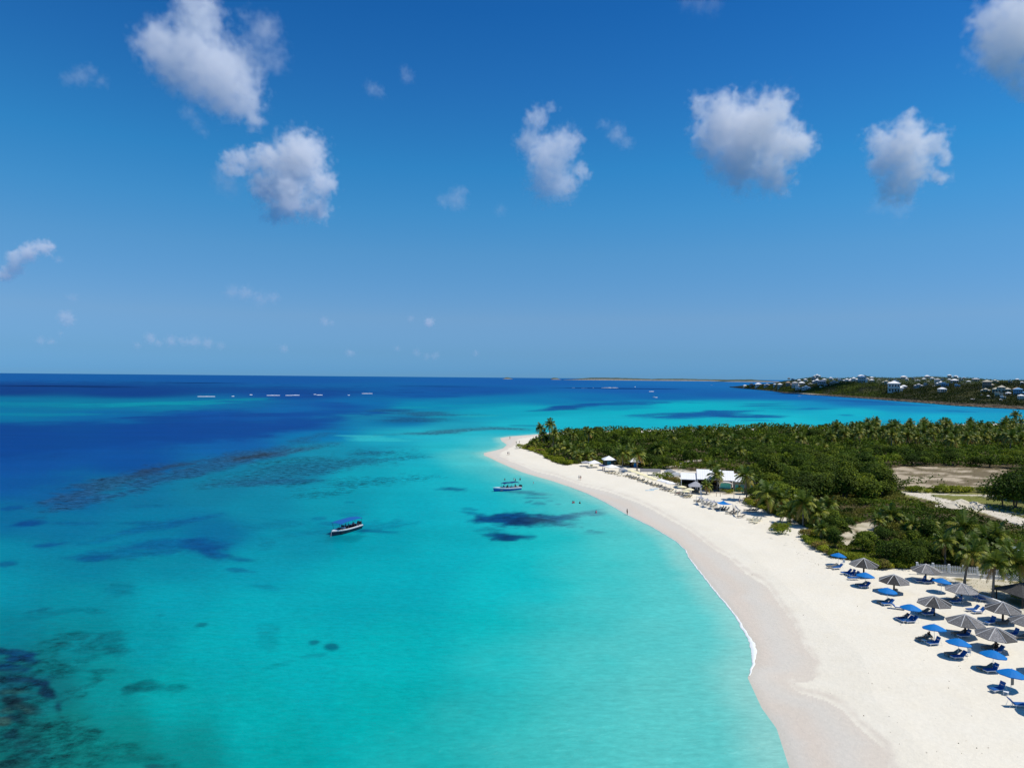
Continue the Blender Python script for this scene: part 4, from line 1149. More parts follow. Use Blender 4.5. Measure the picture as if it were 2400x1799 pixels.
while len(got) < 120 and t < 9000:
    t += 1
    x = random.uniform(1950, 2560); lo = 1012 + 6 * (x < 2020); y = random.uniform(lo, 1066 - 14 * (x < 2080))
    P = onplane(np.array([x]), np.array([y]))[0]
    if any((P[0] - q[0]) ** 2 + (P[1] - q[1]) ** 2 < 40 for q in got): continue
    got.append((P[0], P[1]))
    hh = random.uniform(6, 10) * FPX / P[1]
    palm((x, y), (x + random.uniform(-5, 5), y - hh), 'coconut palm in the dense grove on the far side of the land', 'palms of the far grove', False, random.uniform(1.25, 1.7))
for i in range(16):
    x, y = random.uniform(1300, 1950), random.uniform(1020, 1085)
    if not free_veg(np.array([x]), np.array([y]), 4)[0]: continue
    P = onplane(np.array([x]), np.array([y]))[0]
    palm((x, y), (x + random.uniform(-3, 3), y - random.uniform(4, 6.5) * FPX / P[1]), 'coconut palm standing scattered in the thicket', 'palms scattered in the thicket', False, random.uniform(1.1, 1.4))
# ================================================================== THE HEADLAND ACROSS THE BAY
HX = [1712,1719,1745,1811,1836,1890,1909,1937,1969,2008,2029,2050,2097,2145,2184,2240,2287,2303,2350,2400,2600,3200]
HY0 = [907.2,908.2,910.5,916.5,921,924.6,925.8,927.5,930,932.7,934.2,935.7,939.5,943,946,951,953.5,954.5,957,959.5,968,990]
HY1 = [906.8,906,903.5,900.5,897.5,896.5,896.5,896.5,897,898,899,900,901.5,901.6,901,900.5,901,900.5,898,895.5,894,892]
HY2 = [906.5,905.6,903,898.5,893,885.5,882.6,885.5,886.6,884,881,884,886,883.4,882.3,885,886,888.7,890.6,891,892,893]
def _hx(a, px): return np.interp(px, HX, a)
def head_params(px):
    y0, y1, y2 = _hx(HY0, px), _hx(HY1, px), _hx(HY2, px)
    D0 = CAM_H * FPX / (y0 - yhor(px))
    w = np.interp(px, [1712, 1800, 1900, 2600], [40, 160, 330, 380])
    w2 = np.interp(px, [1712, 1812, 1850, 2600], [20, 60, 900, 1500])
    return y0, y1, y2, D0, D0 + w, D0 + w + w2
def head_point(px, py):
    y0, y1, y2, D0, D1, D2 = head_params(px)
    s1 = np.clip((y0 - py) / (y0 - y1), 0, 1); s2 = np.clip((y1 - py) / np.maximum(y1 - y2, .3), 0, 1)
    D = np.where(py >= y1, D0 + (D1 - D0) * s1, D1 + (D2 - D1) * s2)
    return at_dist(px, py, D), s1, s2
def build_headland():
    xs = np.concatenate([np.arange(1712, 2460, 2.5), np.arange(2460, 3200, 12)])
    S = np.concatenate([np.linspace(-0.12, 1, 34), np.linspace(1.03, 2, 26), [2.15, 2.4]])
    PX, SS = np.meshgrid(xs, S)
    y0, y1, y2, D0, D1, D2 = head_params(PX)
    PY = np.where(SS <= 1, y0 + (y1 - y0) * np.clip(SS, -.12, 1), y1 + (y2 - y1) * np.clip(SS - 1, 0, 1))
    D = np.where(SS <= 1, D0 + (D1 - D0) * SS, D1 + (D2 - D1) * np.clip(SS - 1, 0, 1))
    P = at_dist(PX, PY, D)
    n = fbm(P[..., 0] / 55, P[..., 1] / 55, 7, 4) - .5; n2 = fbm(P[..., 0] / 14, P[..., 1] / 14, 8, 4) - .5
    P[..., 2] += (n * 5 + n2 * 2.5) * sstep(0.02, .3, SS) * sstep(2.0, 1.7, SS)
    cliff = sstep(0, .06, SS)
    P[..., 2] = np.where(SS < 0, -3, np.where(SS < 2.02, np.maximum(P[..., 2], 0.2 + 3.2 * cliff), -5))
    P[-2:, :, 1] += 60
    rock = lin((128, 112, 92)) * .6; rockd = lin((70, 58, 48)) * .6
    olive = lin((92, 92, 52)) * .5; dark = lin((44, 50, 36)) * .5; far = lin((86, 96, 72)) * .5
    m = sstep(.4, .6, fbm(P[..., 0] / 18, P[..., 1] / 18, 3, 4))[..., None]
    c = dark * (1 - m) + olive * m
    r = sstep(.2, .04, SS + n2 * .16)[..., None]
    c = c * (1 - r) + (rockd + (rock - rockd) * sstep(.4, .65, fbm(P[..., 0] / 6, P[..., 1] / 6, 4, 3))[..., None]) * r
    b = sstep(1.05, 1.5, SS)[..., None]
    c = c * (1 - b) + far * (0.75 + .5 * m) * b  # back slopes fade to a greyed green, distance haze put into the colour
    sand = (np.exp(-((PX - 1885) / 30) ** 2) * sstep(.16, .08, SS) * .9)[..., None]
    c = c * (1 - sand) + lin((215, 205, 180)) * .7 * sand
    ny, nx = PX.shape; idx = np.arange(ny * nx).reshape(ny, nx)
    F = np.stack([idx[:-1, :-1], idx[:-1, 1:], idx[1:, 1:], idx[1:, :-1]], -1).reshape(-1, 4)
    gm = mat('headland_ground', (.1, .1, .05), .95, .1, noise=.25, nscale=.12, tintattr='tint')
    setp(link('headland', mesh_np('headland', P.reshape(-1, 3), F, gm, True, c.reshape(-1, 3))), kind='structure')
    # scrub and trees: too many to count
    k = 62000
    px = rng.uniform(1740, 2600, k); u = rng.uniform(0, 1, k)
    y0, y1, y2, *_ = head_params(px)
    py = y0 - 1.0 - (y0 - 1.0 - y2) * u
    Q, s1, s2 = head_point(px, py)
    dens = fbm(Q[:, 0] / 30, Q[:, 1] / 30, 66, 3)
    keep = (rng.uniform(size=k) < np.where(s1 < 1, .25 + 1.2 * sstep(.38, .6, dens), .55)) & (s1 > .1)
    Q, s1, s2, px, dens = Q[keep], s1[keep], s2[keep], px[keep], dens[keep]
    Q[:, 2] += rng.uniform(.2, 3.4, len(Q)) * (.4 + .8 * sstep(1800, 2000, px))
    size = np.clip(Q[:, 1] / 683 * 1.2, 1.2, 3.2)
    t = np.clip(.35 + (dens - .5) * 1.6 + rng.normal(size=len(Q)) * .2, 0, 1)[:, None]
    c = G_DARK * .75 * (1 - t) + (G_MID * .85 + G_BROWN * .12) * t
    cloud_shade = (sstep(2030, 2100, px) * (s1 < 1) * .8)[:, None]  # cloud shadow over the right front slope, put into the scrub colour
    c = c * (1 - cloud_shade) + G_DARK * .42 * cloud_shade
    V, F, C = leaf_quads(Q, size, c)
    setp(link('scrub', mesh_np('scrub', V, F, LEAF_MASS, False, C)), 'dark scrub and small trees covering the far headland, painted cloud shade at right', 'scrub', kind='stuff')
    # boulders along its foot
    V, F, C, off = [], [], [], 0
    ico = bmesh.new(); bmesh.ops.create_icosphere(ico, subdivisions=1, radius=1)
    iv = np.array([v.co[:] for v in ico.verts]); jf = np.array([[v.index for v in f.verts] for f in ico.faces]); ico.free()
    px = np.concatenate([rng.uniform(1716, 2050, 700), rng.uniform(2050, 2420, 420)])
    y0, *_ = head_params(px)
    Q, _, _ = head_point(px, y0 - rng.uniform(-.25, 1.3, len(px)))
    for i in range(len(px)):
        r_ = rng.uniform(.8, 2.6); a = iv * r_ * rng.uniform(.7, 1.2, (len(iv), 1)) * np.array([1.3, 1, .7])
        V.append(a + np.array([Q[i, 0], Q[i, 1], max(0.1, min(Q[i, 2], 3.0))])); F.append(jf + off); off += len(iv)
        C.append(np.repeat([lin((150, 134, 112)) * .6 * rng.uniform(.35, 1.1)], len(iv), 0))
    setp(link('shore_rocks', mesh_np('shore_rocks', np.concatenate(V), np.concatenate(F), mat('rock', (.2, .17, .13), .95, .1, noise=.3, nscale=.5, tintattr='tint'), False, np.concatenate(C))),
         'grey-brown boulders along the foot of the far headland', 'rocks', kind='stuff')
build_headland()

# ---- low islands on the horizon
def island(pts, D, label, sandy=.35):
    """pts: (px, py top) along the skyline"""
    px = np.arange(pts[0][0], pts[-1][0] + .1, 3.0)
    top = np.interp(px, [p[0] for p in pts], [p[1] for p in pts]) + (fbm(px / 9, px * 0, int(px[0]), 3) - .5) * 1.1
    base = yhor(px) + CAM_H * FPX / D
    top = base - (base - top) * np.clip(np.minimum(px - px[0], px[-1] - px) / (0.12 * (px[-1] - px[0]) + 4), .12, 1)
    V, C = [], []
    for s, dd in ((0, 0), (.3, 60), (.55, 200), (1, 500), (0, 1200)):
        y = base + (np.minimum(top, base - .3) - base) * s
        y = np.where(s == 0, base + 1, y)
        z = at_dist(px, y, np.full(len(px), float(D)))
        z[:, 1] += dd
        if s == 0: z[:, 2] = -3
        V.append(z)
        cc = lin((176, 174, 164)) * .55 if s < .5 else lin((96, 110, 96)) * .55  # dulled sand and green, distance haze put into the colours
        C.append(np.repeat([cc], len(px), 0) * rng.uniform(.8, 1.15, (len(px), 1)))
    n = len(px); idx = np.arange(5 * n).reshape(5, n)
    F = np.stack([idx[:-1, :-1], idx[:-1, 1:], idx[1:, 1:], idx[1:, :-1]], -1).reshape(-1, 4)
    setp(link('island', mesh_np('island', np.concatenate(V), F, mat('island_ground', (.2, .2, .15), .95, .1, tintattr='tint'), True, np.concatenate(C))), label, kind='structure')
island([(1322,885.6),(1332,885),(1345,884.9),(1380,885.1),(1440,884.8),(1490,886),(1540,887.6),(1600,886.9),(1660,888.4),(1720,889.6),(1780,889),(1850,889.5)], 13500, 'long low island on the horizon with a pale beach')
island([(1292,885.5),(1302,885),(1318,885.6)], 15000, 'small pale islet left of the long island')
island([(1178,884.6),(1184,883.6),(1192,884.2),(1204,885.2)], 16000, 'tiny tan islet on the horizon')
island([(1700,891.5),(1740,891),(1790,890.6),(1830,892.2),(1850,893)], 11000, 'low green tongue of land behind the tip of the headland')

# ---- villas on the headland
WALL_C = {'white': (.82, .77, .69), 'cream': (.62, .54, .40), 'tan': (.5, .36, .24), 'grey': (.5, .49, .47), 'blue': (.25, .42, .55), 'brick': (.42, .3, .22)}
ROOF_C = {'white': (.82, .82, .8), 'cream': (.5, .46, .36), 'grey': (.42, .42, .42), 'blue': (.12, .3, .5), 'tan': (.45, .33, .24)}
DARKGLASS = mat('dark_glass', (.03, .035, .04), .25, .5)
def vm(c, d, tag): return mat(tag + '_' + c, d[c], .7, .3, noise=.06, nscale=.4)
VILLA = {}
def villa_parts(kind, wc, rc):
    key = (kind, wc, rc)
    if key in VILLA: return VILLA[key]
    W = vm(wc, WALL_C, 'wall'); R_ = vm(rc, ROOF_C, 'roof')
    out = []
    def hip(b, x, y, z, w, d, h, o=.6):
        w, d = w / 2 + o, d / 2 + o; k = max(w - d, .05)
        b.add([(x - w, y - d, z), (x + w, y - d, z), (x + w, y + d, z), (x - w, y + d, z), (x - k, y, z + h), (x + k, y, z + h), (x - w, y - d, z - .3), (x + w, y - d, z - .3), (x + w, y + d, z - .3), (x - w, y + d, z - .3)],
              [(0, 1, 5, 4), (1, 2, 5), (2, 3, 4, 5), (3, 0, 4), (6, 7, 1, 0), (7, 8, 2, 1), (8, 9, 3, 2), (9, 6, 0, 3), (9, 8, 7, 6)])
    # body footprint: 10 wide, 8 deep, scaled per house
    if kind == 0:    # one storey, hip roof, veranda
        out.append(('wall', MB().box((0, 0, 0), (10, 8, 8)).mesh('wall', W)))
        b = MB(); hip(b, 0, 0, 4.3, 10, 8, 2.0); out.append(('roof', b.mesh('roof', R_)))
        wins = [(-3.4, 2.4, 1.5, 1.9), (-1.1, 2.3, 1.5, 2.1), (1.2, 2.3, 1.5, 2.1), (3.5, 2.4, 1.5, 1.9)]
        out.append(('veranda', MB().box((0, -4.9, .6), (10, 1.8, .5)).box((-4.6, -5.6, 2.4), (.35, .35, 3.2)).box((0, -5.6, 2.4), (.35, .35, 3.2)).box((4.6, -5.6, 2.4), (.35, .35, 3.2)).mesh('veranda', W)))
    elif kind == 1:  # two storeys
        out.append(('wall', MB().box((0, 0, .5), (9, 8, 13)).box((4.6, .5, -1), (4, 6, 9)).mesh('wall', W)))
        b = MB(); hip(b, 0, 0, 7.35, 9, 8, 2.0); hip(b, 5.0, .5, 3.8, 4, 6, 1.1, .4); out.append(('roof', b.mesh('roof', R_)))
        wins = [(x, z, 1.3, 1.8) for x in (-3, -.9, 1.2, 3.2) for z in (1.8, 5.2)]
        out.append(('balcony', MB().box((0, -4.7, 3.6), (9, 1.4, .25)).box((0, -5.35, 4.2), (9, .12, .9)).mesh('balcony', W)))
    elif kind == 2:  # long with a raised middle
        out.append(('wall', MB().box((0, 0, -.6), (15, 7, 8)).box((0, 0, 3.6), (6, 6, 3.2)).mesh('wall', W)))
        b = MB(); hip(b, 0, 0, 5.3, 6, 6, 2.0); hip(b, -4.6, 0, 3.5, 5.4, 7, 1.5, .45); hip(b, 4.6, 0, 3.5, 5.4, 7, 1.5, .45); out.append(('roof', b.mesh('roof', R_)))
        wins = [(x, 1.6, 1.4, 1.9) for x in (-6.2, -4, -1.6, 1.2, 3.8, 6.2)] + [(-1.2, 4.3, 1.1, 1.1), (1.2, 4.3, 1.1, 1.1)]
    else:            # flat roofed block
        out.append(('wall', MB().box((0, 0, 0), (9, 8, 9)).box((-2, -.5, 5.2), (5, 6, 2.2)).mesh('wall', W)))
        out.append(('roof', MB().box((0, 0, 4.65), (9.6, 8.6, .3)).box((-2, -.5, 6.45), (5.6, 6.6, .25)).mesh('roof', R_)))
        wins = [(-3, 2.2, 1.5, 1.8), (-.6, 2.2, 1.5, 1.8), (1.8, 2.2, 1.5, 1.8)]
    yf = {0: -4.0, 1: -4.0, 2: -3.5, 3: -4.0}[kind]
    wm = MB().box((0, 0, 0), (1, .16, 1)).mesh('window', DARKGLASS)
    VILLA[key] = (out, [((x, yf - .03 if abs(z - 4.3) > .01 or kind != 2 else -3.03, z), (w, 1, h)) for x, z, w, h in wins], wm, {0: 10, 1: 12, 2: 15, 3: 9}[kind])
    return VILLA[key]
def villa(px, py, wpx, kind, wc, rc, label, group=None, rz=0.0):
    parts, wins, wm, W0 = villa_parts(kind, wc, rc)
    P, _, _ = head_point(np.array([float(px)]), np.array([py - .2])); P = P[0]
    s = wpx / FPX * P[1] / W0
    az = -math.atan2(P[0], P[1])
    r = empty('villa', P, az + rz, s)
    setp(r, label, 'house', group)
    for nm, me in parts: link(nm, me, r)
    for loc, sc in wins: link('window', wm, r, loc, None, sc)
    return r
VROWS = [
 (1761,906.5,11,1,'tan','tan','tan gabled house standing by itself near the rocky tip of the headland'),
 (1777,906,14,0,'white','white','bright white house with a pyramid roof, second from the rocky tip'),
 (1798,905.5,15,2,'grey','grey','greyish villa with dark trees to its right, third from the tip'),
 (1828,909,14,1,'cream','white','tall cream house with stacked balconies near the tip'),
 (1847,905,14,1,'tan','tan','brownish two-storey house right of the tall cream one'),
 (1863,908,18,1,'white','grey','wide grey-roofed villa below the ridge, above the little beach'),
 (1870,913,11,3,'white','white','small white house above the little beach'),
 (1889,912.5,20,2,'white','white','long white house with arches just above the little beach'),
 (1879,903,14,0,'cream','white','pale-roofed house behind the long white house'),
 (1915,898.5,22,2,'grey','white','large villa with a wide pale hip roof mid-headland'),
 (1926,901.5,18,0,'grey','grey','low grey villa in front of the wide pale roof'),
 (1915,884.5,16,2,'white','white','white villa crowning the left hilltop'),
 (1909,888.5,8,0,'grey','grey','small grey house just under the hilltop villa'),
 (1955,901,20,2,'tan','grey','brownish villa with a row of openings mid-headland'),
 (1970,895,12,3,'white','white','white flat roofed house left of the bright pair'),
 (1985,895.5,18,2,'white','white','left one of the bright white pair on the brow'),
 (2001,893.5,20,2,'white','white','right one of the bright white pair on the brow'),
 (2019.6,897,22,1,'white','white','big bright white villa with several pyramid roofs on the brow'),
 (2018,887,14,0,'white','white','small white villa on the skyline above the bright pair'),
 (2028,883,6,3,'white','white','tiny white block at the top of the second hilltop'),
 (2043,888.5,9,0,'cream','white','pale house on the right shoulder of the second hilltop'),
 (1924,909.5,6,3,'white','white','tiny white hut in open scrub above the shore'),
 (2095,919,34,1,'white','white','largest white villa, two storeys over the dark trees'),
 (2118,911,14,0,'white','white','white wing right of the largest villa'),
 (2077,899.5,18,2,'cream','cream','low cream bungalow above and left of the largest villa'),
 (2100.6,898,12,3,'white','white','white house directly above the largest villa'),
 (2153,908,20,2,'grey','grey','low dim house in dark trees right of the largest villa'),
 (2173,886,11,0,'white','white','white villa on the skyline, left of the highest one'),
 (2225,886,11,1,'white','white','gleaming white house on the skyline, tallest there'),
 (2197,899,16,1,'white','grey','two-storey grey-roofed villa in the crowded cluster'),
 (2205,903,20,2,'white','white','lower wide villa in the crowded cluster'),
 (2215,906,15,3,'blue','white','bluish-white block at the front of the cluster'),
 (2237,898,16,0,'grey','white','grey villa right of the crowded cluster'),
 (2244,907.5,11,3,'blue','white','pale blue box of a house at the right end of the cluster'),
 (2208,919,18,0,'white','white','lone white bungalow low in the black trees'),
 (2287,895,15,0,'cream','grey','hip roofed house left of the brick one'),
 (2313,909,24,1,'brick','cream','big brick-coloured villa behind the beige terraces'),
 (2332,897.5,17,2,'cream','cream','low cream row beyond the brick villa'),
 (2310,919,20,2,'cream','cream','beige villa with arches at the left of the terraces'),
 (2347.5,920,36,2,'cream','cream','wide beige villa with a pyramid roof over terraces'),
 (2384,919,18,0,'tan','tan','tan roofed villa near the right edge'),
 (2386,927,24,1,'blue','blue','blue house below the tan roof at the right edge'),
 (2393,938,18,1,'white','white','white two-storey house lowest at the right edge'),
 (2341,930.5,16,3,'cream','cream','cream terrace house below the wide beige villa'),
 (2351,935,11,3,'white','white','small pale shelter on the lower terrace'),
 (2279.5,938.5,8,0,'tan','grey','tiny hut near the waterline in the dark trees')]
for row in VROWS: villa(*row)
_used = {}
for i, (x, y, w) in enumerate([(1746,907,8),(1816,905,8),(1849,887.5,6),(1859,892,7),(1873,894,8),(1887.5,894.5,9),(1899,902,10),(1910,891,12),(1932,893,9),(1947,891.5,10),(1962,888.5,7),(1935,904,7),(2043,894.5,10),(2033,891,7),
    (2060,892,8),(2086,893,7),(2118,888,12),(2125,892,8),(2150.5,895,13),(2141,889,6),(2165,891,8),(2184.5,891.5,10),(2176,896,8),(2210,892,8),(2225,892,7),(2240,887.5,10),(2259,888,9),(2253,893,8),(2270,897,8),(2316,932.5,8),(2300,926,7),(2368,897,8),(2384,892,8),(2395,901,9),(2190,907,9),(2170,903,8),(2363,925,10),(2345,940,7)]):
    best = min(VROWS, key=lambda r: (r[0] - x) ** 2 + 9 * (r[1] - y) ** 2 + 900 * _used.get((r[6], abs(r[1] - y) * 1.5 > abs(r[0] - x), x > r[0], y < r[1]), 0))
    vert = abs(best[1] - y) * 1.5 > abs(best[0] - x)
    key = (best[6], vert, x > best[0], y < best[1]); _used[key] = _used.get(key, 0) + 1
    word = ('just above' if y < best[1] else 'just below') if vert else ('just right of' if x > best[0] else 'just left of')
    villa(x, y, w, i % 4, ('white', 'white', 'cream', 'grey')[i % 4], ('white', 'grey', 'white', 'cream')[(i // 2) % 4], ' '.join(('small pale house %s the %s' % (word, best[6])).split()[:16]), 'small houses scattered over the headland', random.uniform(-.3, .3))
# ================================================================== SURF
FOAM = mat('foam', (.74, .77, .76), .8, .2, noise=.06, nscale=1.5)
def surf_line():
    pts = [(1330,1139),(1373,1155),(1411,1173),(1444,1191),(1472,1207),(1496,1219),(1533,1237),(1584,1268),(1606,1288),(1614,1305),(1643,1343),(1675,1384),(1703,1416),(1725,1443),(1744,1479),(1765,1508),(1768,1530),(1767,1555),(1754,1585)]
    wid = [.05,.08,.1,.12,.13,.13,.14,.16,.2,.22,.22,.24,.25,.28,.38,.6,.62,.4,.1]
    W = onplane([p[0] for p in pts], [p[1] for p in pts])[:, :2]
    seg = np.r_[0, np.cumsum(np.linalg.norm(np.diff(W, axis=0), axis=1))]
    s = np.arange(0, seg[-1], .22)
    x, y, w = np.interp(s, seg, W[:, 0]), np.interp(s, seg, W[:, 1]), np.interp(s, seg, wid)
    tx, ty = np.gradient(x), np.gradient(y); n = np.hypot(tx, ty); nx, ny = ty / n, -tx / n   # one side
    # make the normal point inland (+x)
    sg = np.where(nx > 0, 1, -1); nx, ny = nx * sg, ny * sg
    jit = (fbm(s / 1.6, s * 0, 5, 4) - .5) * .9 * np.clip(w, .35, 1); ww = w * (.55 + .9 * fbm(s / 2.3, s * 0 + 9, 6, 3))
    rows = []
    for o, z in ((-.55, .015), (-.2, .10), (.15, .13), (.55, .03)):
        a = o * ww + jit
        zz = z * (.6 + .6 * w) + (np.maximum(a, 0) * .085) + .02
        rows.append(np.stack([x + nx * a, y + ny * a, zz], -1))
    m = len(s); idx = np.arange(4 * m).reshape(4, m)
    F = np.stack([idx[:-1, :-1], idx[:-1, 1:], idx[1:, 1:], idx[1:, :-1]], -1).reshape(-1, 4)
    setp(link('surf', mesh_np('surf', np.concatenate(rows), F, FOAM, True)), 'thin white foam line where small waves meet the beach', 'surf', kind='stuff')
surf_line()
def breakers():
    V, F, off = [], [], 0
    for x0, x1, y in [(463,504,929),(543,549,928.4),(585,592,925),(625,656,926.4),(669,684,926.4),(684,702,926),(735,741,924),(742,756,925.5),(815,820,925.8),(848,873,922),(1340,1348,908.8),(1362,1377,909.6),(1389,1392,908.8),(1409,1449,908.6),(1487,1490,906.4),(1521,1533,917.2),(1532,1541,931)]:
        px = np.arange(x0, x1 + .01, .5); m = len(px)
        if m < 3: continue
        e = np.sin(np.linspace(0, np.pi, m)) ** .4
        h = (.2 + 1.0 * fbm(px / 2.2, px * 0 + y, 3, 3)) * e
        D = CAM_H * FPX / (y - yhor(px))
        for k, (o, q) in enumerate(((-.006, 0), (-.001, 1), (.003, .7), (.012, 0))):
            P = at_dist(px, np.full(m, float(y)), D * (1 + o)); P[:, 2] = .05 + h * q * (D / 1500)
            V.append(P)
        idx = np.arange(off, off + 4 * m).reshape(4, m); off += 4 * m
        F.append(np.stack([idx[:-1, :-1], idx[:-1, 1:], idx[1:, 1:], idx[1:, :-1]], -1).reshape(-1, 4))
    setp(link('breaking_waves', mesh_np('breaking_waves', np.concatenate(V), np.concatenate(F), FOAM, True)), 'white broken waves over the outer reefs', 'waves', kind='stuff')
breakers()

def debris():
    n = 260; px, py = [], []
    while len(px) < n:
        if random.random() < .55:   # the wrack line
            i = random.randrange(24, len(VEG_EDGE) - 16); (x0, y0), (x1, y1) = VEG_EDGE[i], VEG_EDGE[i + 1]; t = random.random()
            x, y = x0 + (x1 - x0) * t - random.gauss(26, 7), y0 + (y1 - y0) * t + random.gauss(22, 5)
        else: x, y = random.uniform(1700, 2400), random.uniform(1300, 1790)
        if inpoly(np.array([x]), np.array([y]), DRYLINE)[0] and not inpoly(np.array([x]), np.array([y]), VEG_EDGE)[0]: px.append(x); py.append(y)
    px, py = np.array(px), np.array(py)
    P = onplane(px, py, ground_h(px, py)); P[:, 2] += .03
    c = np.array((.16, .12, .07)) * rng.uniform(.5, 1.8, (n, 1))
    V, F, C = leaf_quads(P, rng.uniform(.07, .2, n), c)
    setp(link('beach_litter', mesh_np('beach_litter', V, F, LEAF_MASS, False, C)), 'bits of dry seaweed and twigs strewn over the sand', 'seaweed', kind='stuff')
debris()

# ---- heap of white sand by the track
def sand_heap():
    c = G(2258, 1187); V, C = [], []
    n, m = 28, 40
    for i in range(n + 1):
        for j in range(m):
            a = 2 * math.pi * j / m; r = i / n
            R = 7.0 * (1 + .25 * math.sin(a * 2 + 1) + .12 * math.sin(a * 5))
            x, y = math.cos(a) * R * r, math.sin(a) * R * .55 * r
            k = float(fbm(np.array([x / 1.6 + 20]), np.array([y / 1.6 + 20]), 4, 4)[0])
            V.append((c.x + x, c.y + y, c.z - .1 + 2.0 * (1 - r) ** .8 * (.35 + 1.1 * k)))
            C.append(lin((226, 216, 194)) * .78 * (.8 + .35 * k))
    F = [(i * m + j, i * m + (j + 1) % m, (i + 1) * m + (j + 1) % m, (i + 1) * m + j) for i in range(n) for j in range(m)]
    o = link('sand_heap', mesh_np('sand_heap', V, [f[::-1] for f in F], mat('loose_sand', (.7, .65, .5), .95, .1, tintattr='tint', noise=.08, nscale=2), False, np.array(C)))
    setp(o, 'rough heap of whitish sand beside the track on the lawn', 'sand heap')
sand_heap()

# ================================================================== BEACH FURNITURE
M_BLUE = mat('blue_canvas', (.002, .16, .48), .65, .2, noise=.04, nscale=2)
M_CUSH = mat('blue_cushion', (.014, .10, .32), .75, .2)
M_WHITE = mat('white_paint', (.80, .80, .78), .45, .4)
M_WOOD = mat('weathered_wood', (.17, .13, .09), .85, .15, noise=.3, nscale=5)
M_GREYC = mat('grey_cushion', (.22, .21, .18), .8, .15)
M_TAN = mat('tan_cushion', (.34, .29, .16), .8, .15)
M_CREAM = mat('cream_cushion', (.72, .66, .48), .8, .15)
M_THATCH = mat('weathered_thatch', (.165, .16, .155), .95, .08, noise=.5, nscale=5, bump=.6, objrand=.7)
M_RIB = mat('pale_batten', (.6, .58, .55), .8, .15)
M_POLE = mat('dark_post', (.07, .055, .045), .85, .1, noise=.3, nscale=6)
M_BLACK = mat('black_plastic', (.012, .012, .014), .35, .5)
M_YELC = mat('pale_yellow_canvas', (.82, .74, .46), .7, .2)
M_WHC = mat('white_canvas', (.82, .81, .80), .7, .2)
M_GRC = mat('grey_canvas', (.36, .36, .38), .8, .15)
M_TURQ = mat('turquoise_paint', (.16, .62, .50), .6, .3)
M_TOWEL = mat('white_towel', (.82, .80, .76), .9, .1)

def copy_thing(root, loc, rz=0.0, label=None, scale=None, cat=None, group=None):
    r = root.copy(); COL.objects.link(r); r.location = loc; r.rotation_euler = (0, 0, rz)
    if scale: r.scale = (scale,) * 3
    for ch in list(root.children):
        c = ch.copy(); COL.objects.link(c); c.parent = r
        for g in ch.children:
            d = g.copy(); COL.objects.link(d); d.parent = c
    if label: r['label'] = label
    if cat: r['category'] = cat
    if group: r['group'] = group
    return r
PROTO = {}
def put(kind, maker, loc, rz, label, group, scale=None, cat=None):
    if kind not in PROTO:
        r = maker(); PROTO[kind] = r
        r.location = loc; r.rotation_euler = (0, 0, rz)
        if scale: r.scale = (scale,) * 3
        r['label'] = label
        if group: r['group'] = group
        if cat: r['category'] = cat
        return r
    return copy_thing(PROTO[kind], loc, rz, label, scale, cat, group)

# lounger: head end towards +x
def lounger_maker(cush, frame, ang, towel=False):
    def f():
        r = empty('sun_lounger', (0, 0, 0)); r['category'] = 'sun lounger'
        b = MB()
        for s in (-1, 1):
            b.box((-.3, s * .31, .30), (1.32, .05, .06))
            for x in (-.85, .25): b.tube([(x, s * .30, -.05), (x + .06, s * .30, .3)], .03, 5)
        b.box((-.95, 0, .30), (.05, .66, .06)); b.box((.36, 0, .30), (.05, .66, .06))
        link('frame', b.mesh('frame', frame), r)
        b = MB()
        for i in range(4): b.box((-.79 + i * .33, 0, .375), (.315, .6, .09))
        link('seat', b.mesh('seat', cush), r)
        b = MB(); L = .78; ca, sa = math.cos(ang), math.sin(ang)
        for i in range(2):
            o = .02 + i * .39
            vs = []
            for t, n_ in ((o, 0), (o + .375, 0), (o + .375, .09), (o, .09)):
                for y in (-.3, .3): vs.append((.38 + t * ca - n_ * sa, y, .34 + t * sa + n_ * ca))
            b.add(vs, [(0, 2, 3, 1), (4, 5, 7, 6), (0, 1, 7, 6)[::-1], (2, 4, 5, 3), (0, 6, 4, 2), (1, 3, 5, 7)])
        link('backrest', b.mesh('backrest', cush), r)
        b = MB()
        for s in (-1, 1): b.tube([(.38 + L * .6 * ca, s * .29, .32 + L * .6 * sa), (.38 + L * .75, s * .29, -.03)], .02, 4)
        link('prop', b.mesh('prop', frame), r)
        if towel: link('towel', MB().box((-.1, 0, .44), (.9, .5, .03)).mesh('towel', M_TOWEL), r)
        return r
    return f
def lounger(px, py, deg, label, kind='blue', group=None):
    K = {'blue': (M_CUSH, M_WHITE, .8), 'flat': (M_CUSH, M_WHITE, .35), 'upright': (M_CUSH, M_WHITE, 1.15), 'towel': (M_CUSH, M_WHITE, .75), 'grey': (M_GREYC, M_WOOD, .85), 'tan': (M_TAN, M_WOOD, .7), 'cream': (M_CREAM, M_CREAM, .9), 'dark': (M_GREYC, M_WOOD, .5)}[kind]
    return put('lounger_' + kind, lounger_maker(K[0], K[1], K[2], kind == 'towel'), G(px, py), math.radians(deg), label, group, 1.08)

